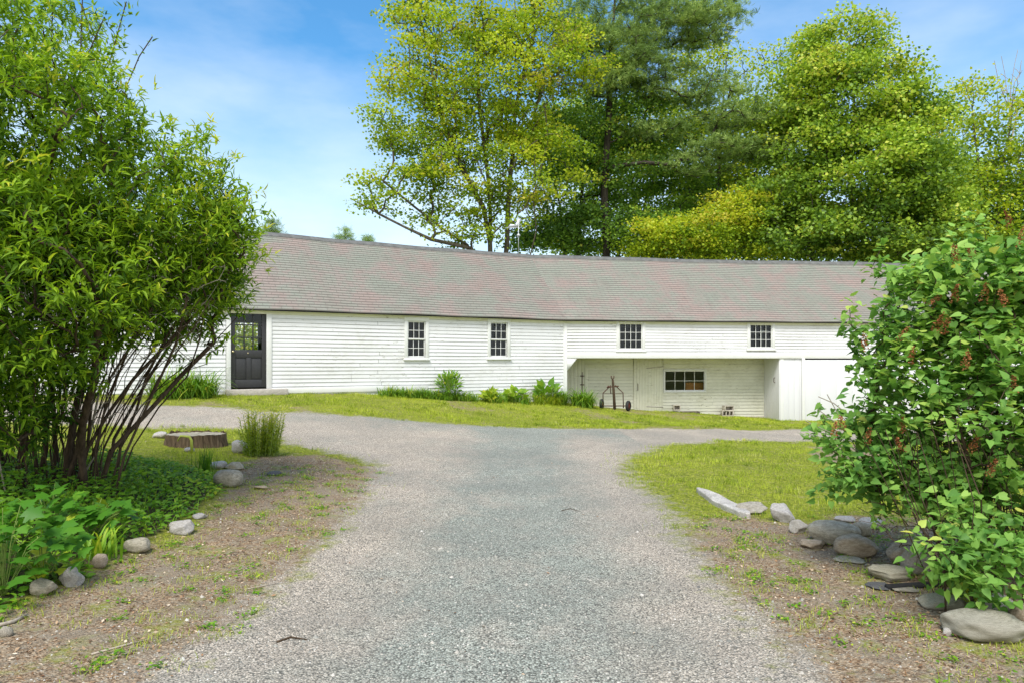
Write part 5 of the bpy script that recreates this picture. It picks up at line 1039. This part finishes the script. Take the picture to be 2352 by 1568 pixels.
o = ribbons('ground_cover', np.stack([x, y, HS(x, y)], 1), R.uniform(0, 6.28, n), np.clip(.14+.25*s_, .1, .38)*R.uniform(.6, 1.2, n), .012, M['lf_cover'], None, .6+R.normal(size=n)*.2, 1.1, .6, .4, 3); tag(o, 'grass blades mixed into the ground cover of the left bed', 'grass', None, 'stuff')
# maple seedlings at lower left
seed_lab = ['maple seedling with overlapping broad leaves nearest the tall pale rock', 'dark maple seedling at the left edge above the rough grey brown rock', 'maple seedling standing deepest under the left shrub', 'maple seedling behind the small tan rock', 'yellowest maple seedling leaning over the gap between two rocks']
for (px, py, r, n, h_, dd), lab in zip(((60, 1370, .30, 46, .46, .15), (-20, 1400, .34, 60, .62, .1), (150, 1290, .34, 50, .42, .3), (40, 1300, .4, 60, .5, .35), (120, 1350, .12, 9, .22, .05)), seed_lab):
    g = G(px, py); c = np.array([g[0], g[1]+dd]); z = float(HS(*c)); root = thing('maple_seedling', lab, 'maple seedling', (c[0], c[1], z), 'maple seedlings under the shrub'); t = R.uniform(0, 6.28, n); rr = r*R.random(n)**.5
    P = np.stack([c[0]+rr*np.cos(t), c[1]+rr*np.sin(t)*.8, z+h_*(1-.55*(rr/r)**2)*R.uniform(.55, 1, n)], 1); S = Skel()
    for p in P[::2]: S.chain([(c[0]+R.normal()*.003, c[1]+R.normal()*.003, z-.02), (p+np.array([c[0], c[1], z]))/2+np.array([0, 0, h_*.15]), p])
    S.mesh('stems', np.full(len(S.p), .003), M['stem'], root, 4); D = np.stack([np.cos(t), np.sin(t), -.25+0*t], 1)+R.normal(size=(n, 3))*.35+np.array([0, -.45, 0]); L = R.uniform(.08, .135, n)
    leaves('leaves', P, D, unit(np.array([0, -.35, 1.])+R.normal(size=(n, 3))*.22), L, L*1.05, T_MAPLE, M['lf_dark'], root, .45+R.normal(size=n)*.2+(.5 if n < 10 else 0))
# fallen twigs
for (p0, pm, p1, r_, lab) in (((636, 1476), (668, 1464), (706, 1466), .006, 'curved dark twig lying on the gravel in the lower middle'), ((-10, 1452), (30, 1440), (62, 1424), .012, 'pale broken stick at the lower left edge'), ((560, 1325+30), (600, 1345), (640, 1338), .004, 'thin pale twig on the litter above the gravel'),
    ((2042, 1172), (2060, 1180), (2090, 1178), .006, 'dark twig under the left skirt of the lilac'), ((1290, 1172), (1310, 1168), (1330, 1172), .004, 'tiny dark twig on the gravel near the right track'), ((210, 1512), (280, 1492), (330, 1480), .006, 'straight pale stick in the litter at lower left')):
    b = MB(); pts = []
    for p in (p0, pm, p1): g = G(*p); pts.append((g[0], g[1], float(HS(*g))+r_))
    b.tube(pts, [r_, r_*.9, r_*.5], 6); o = b.build('fallen_twig', M['cane'] if 'dark' in lab else M['deadwood'], None, True); tag(o, lab, 'twig', 'fallen twigs on the ground')
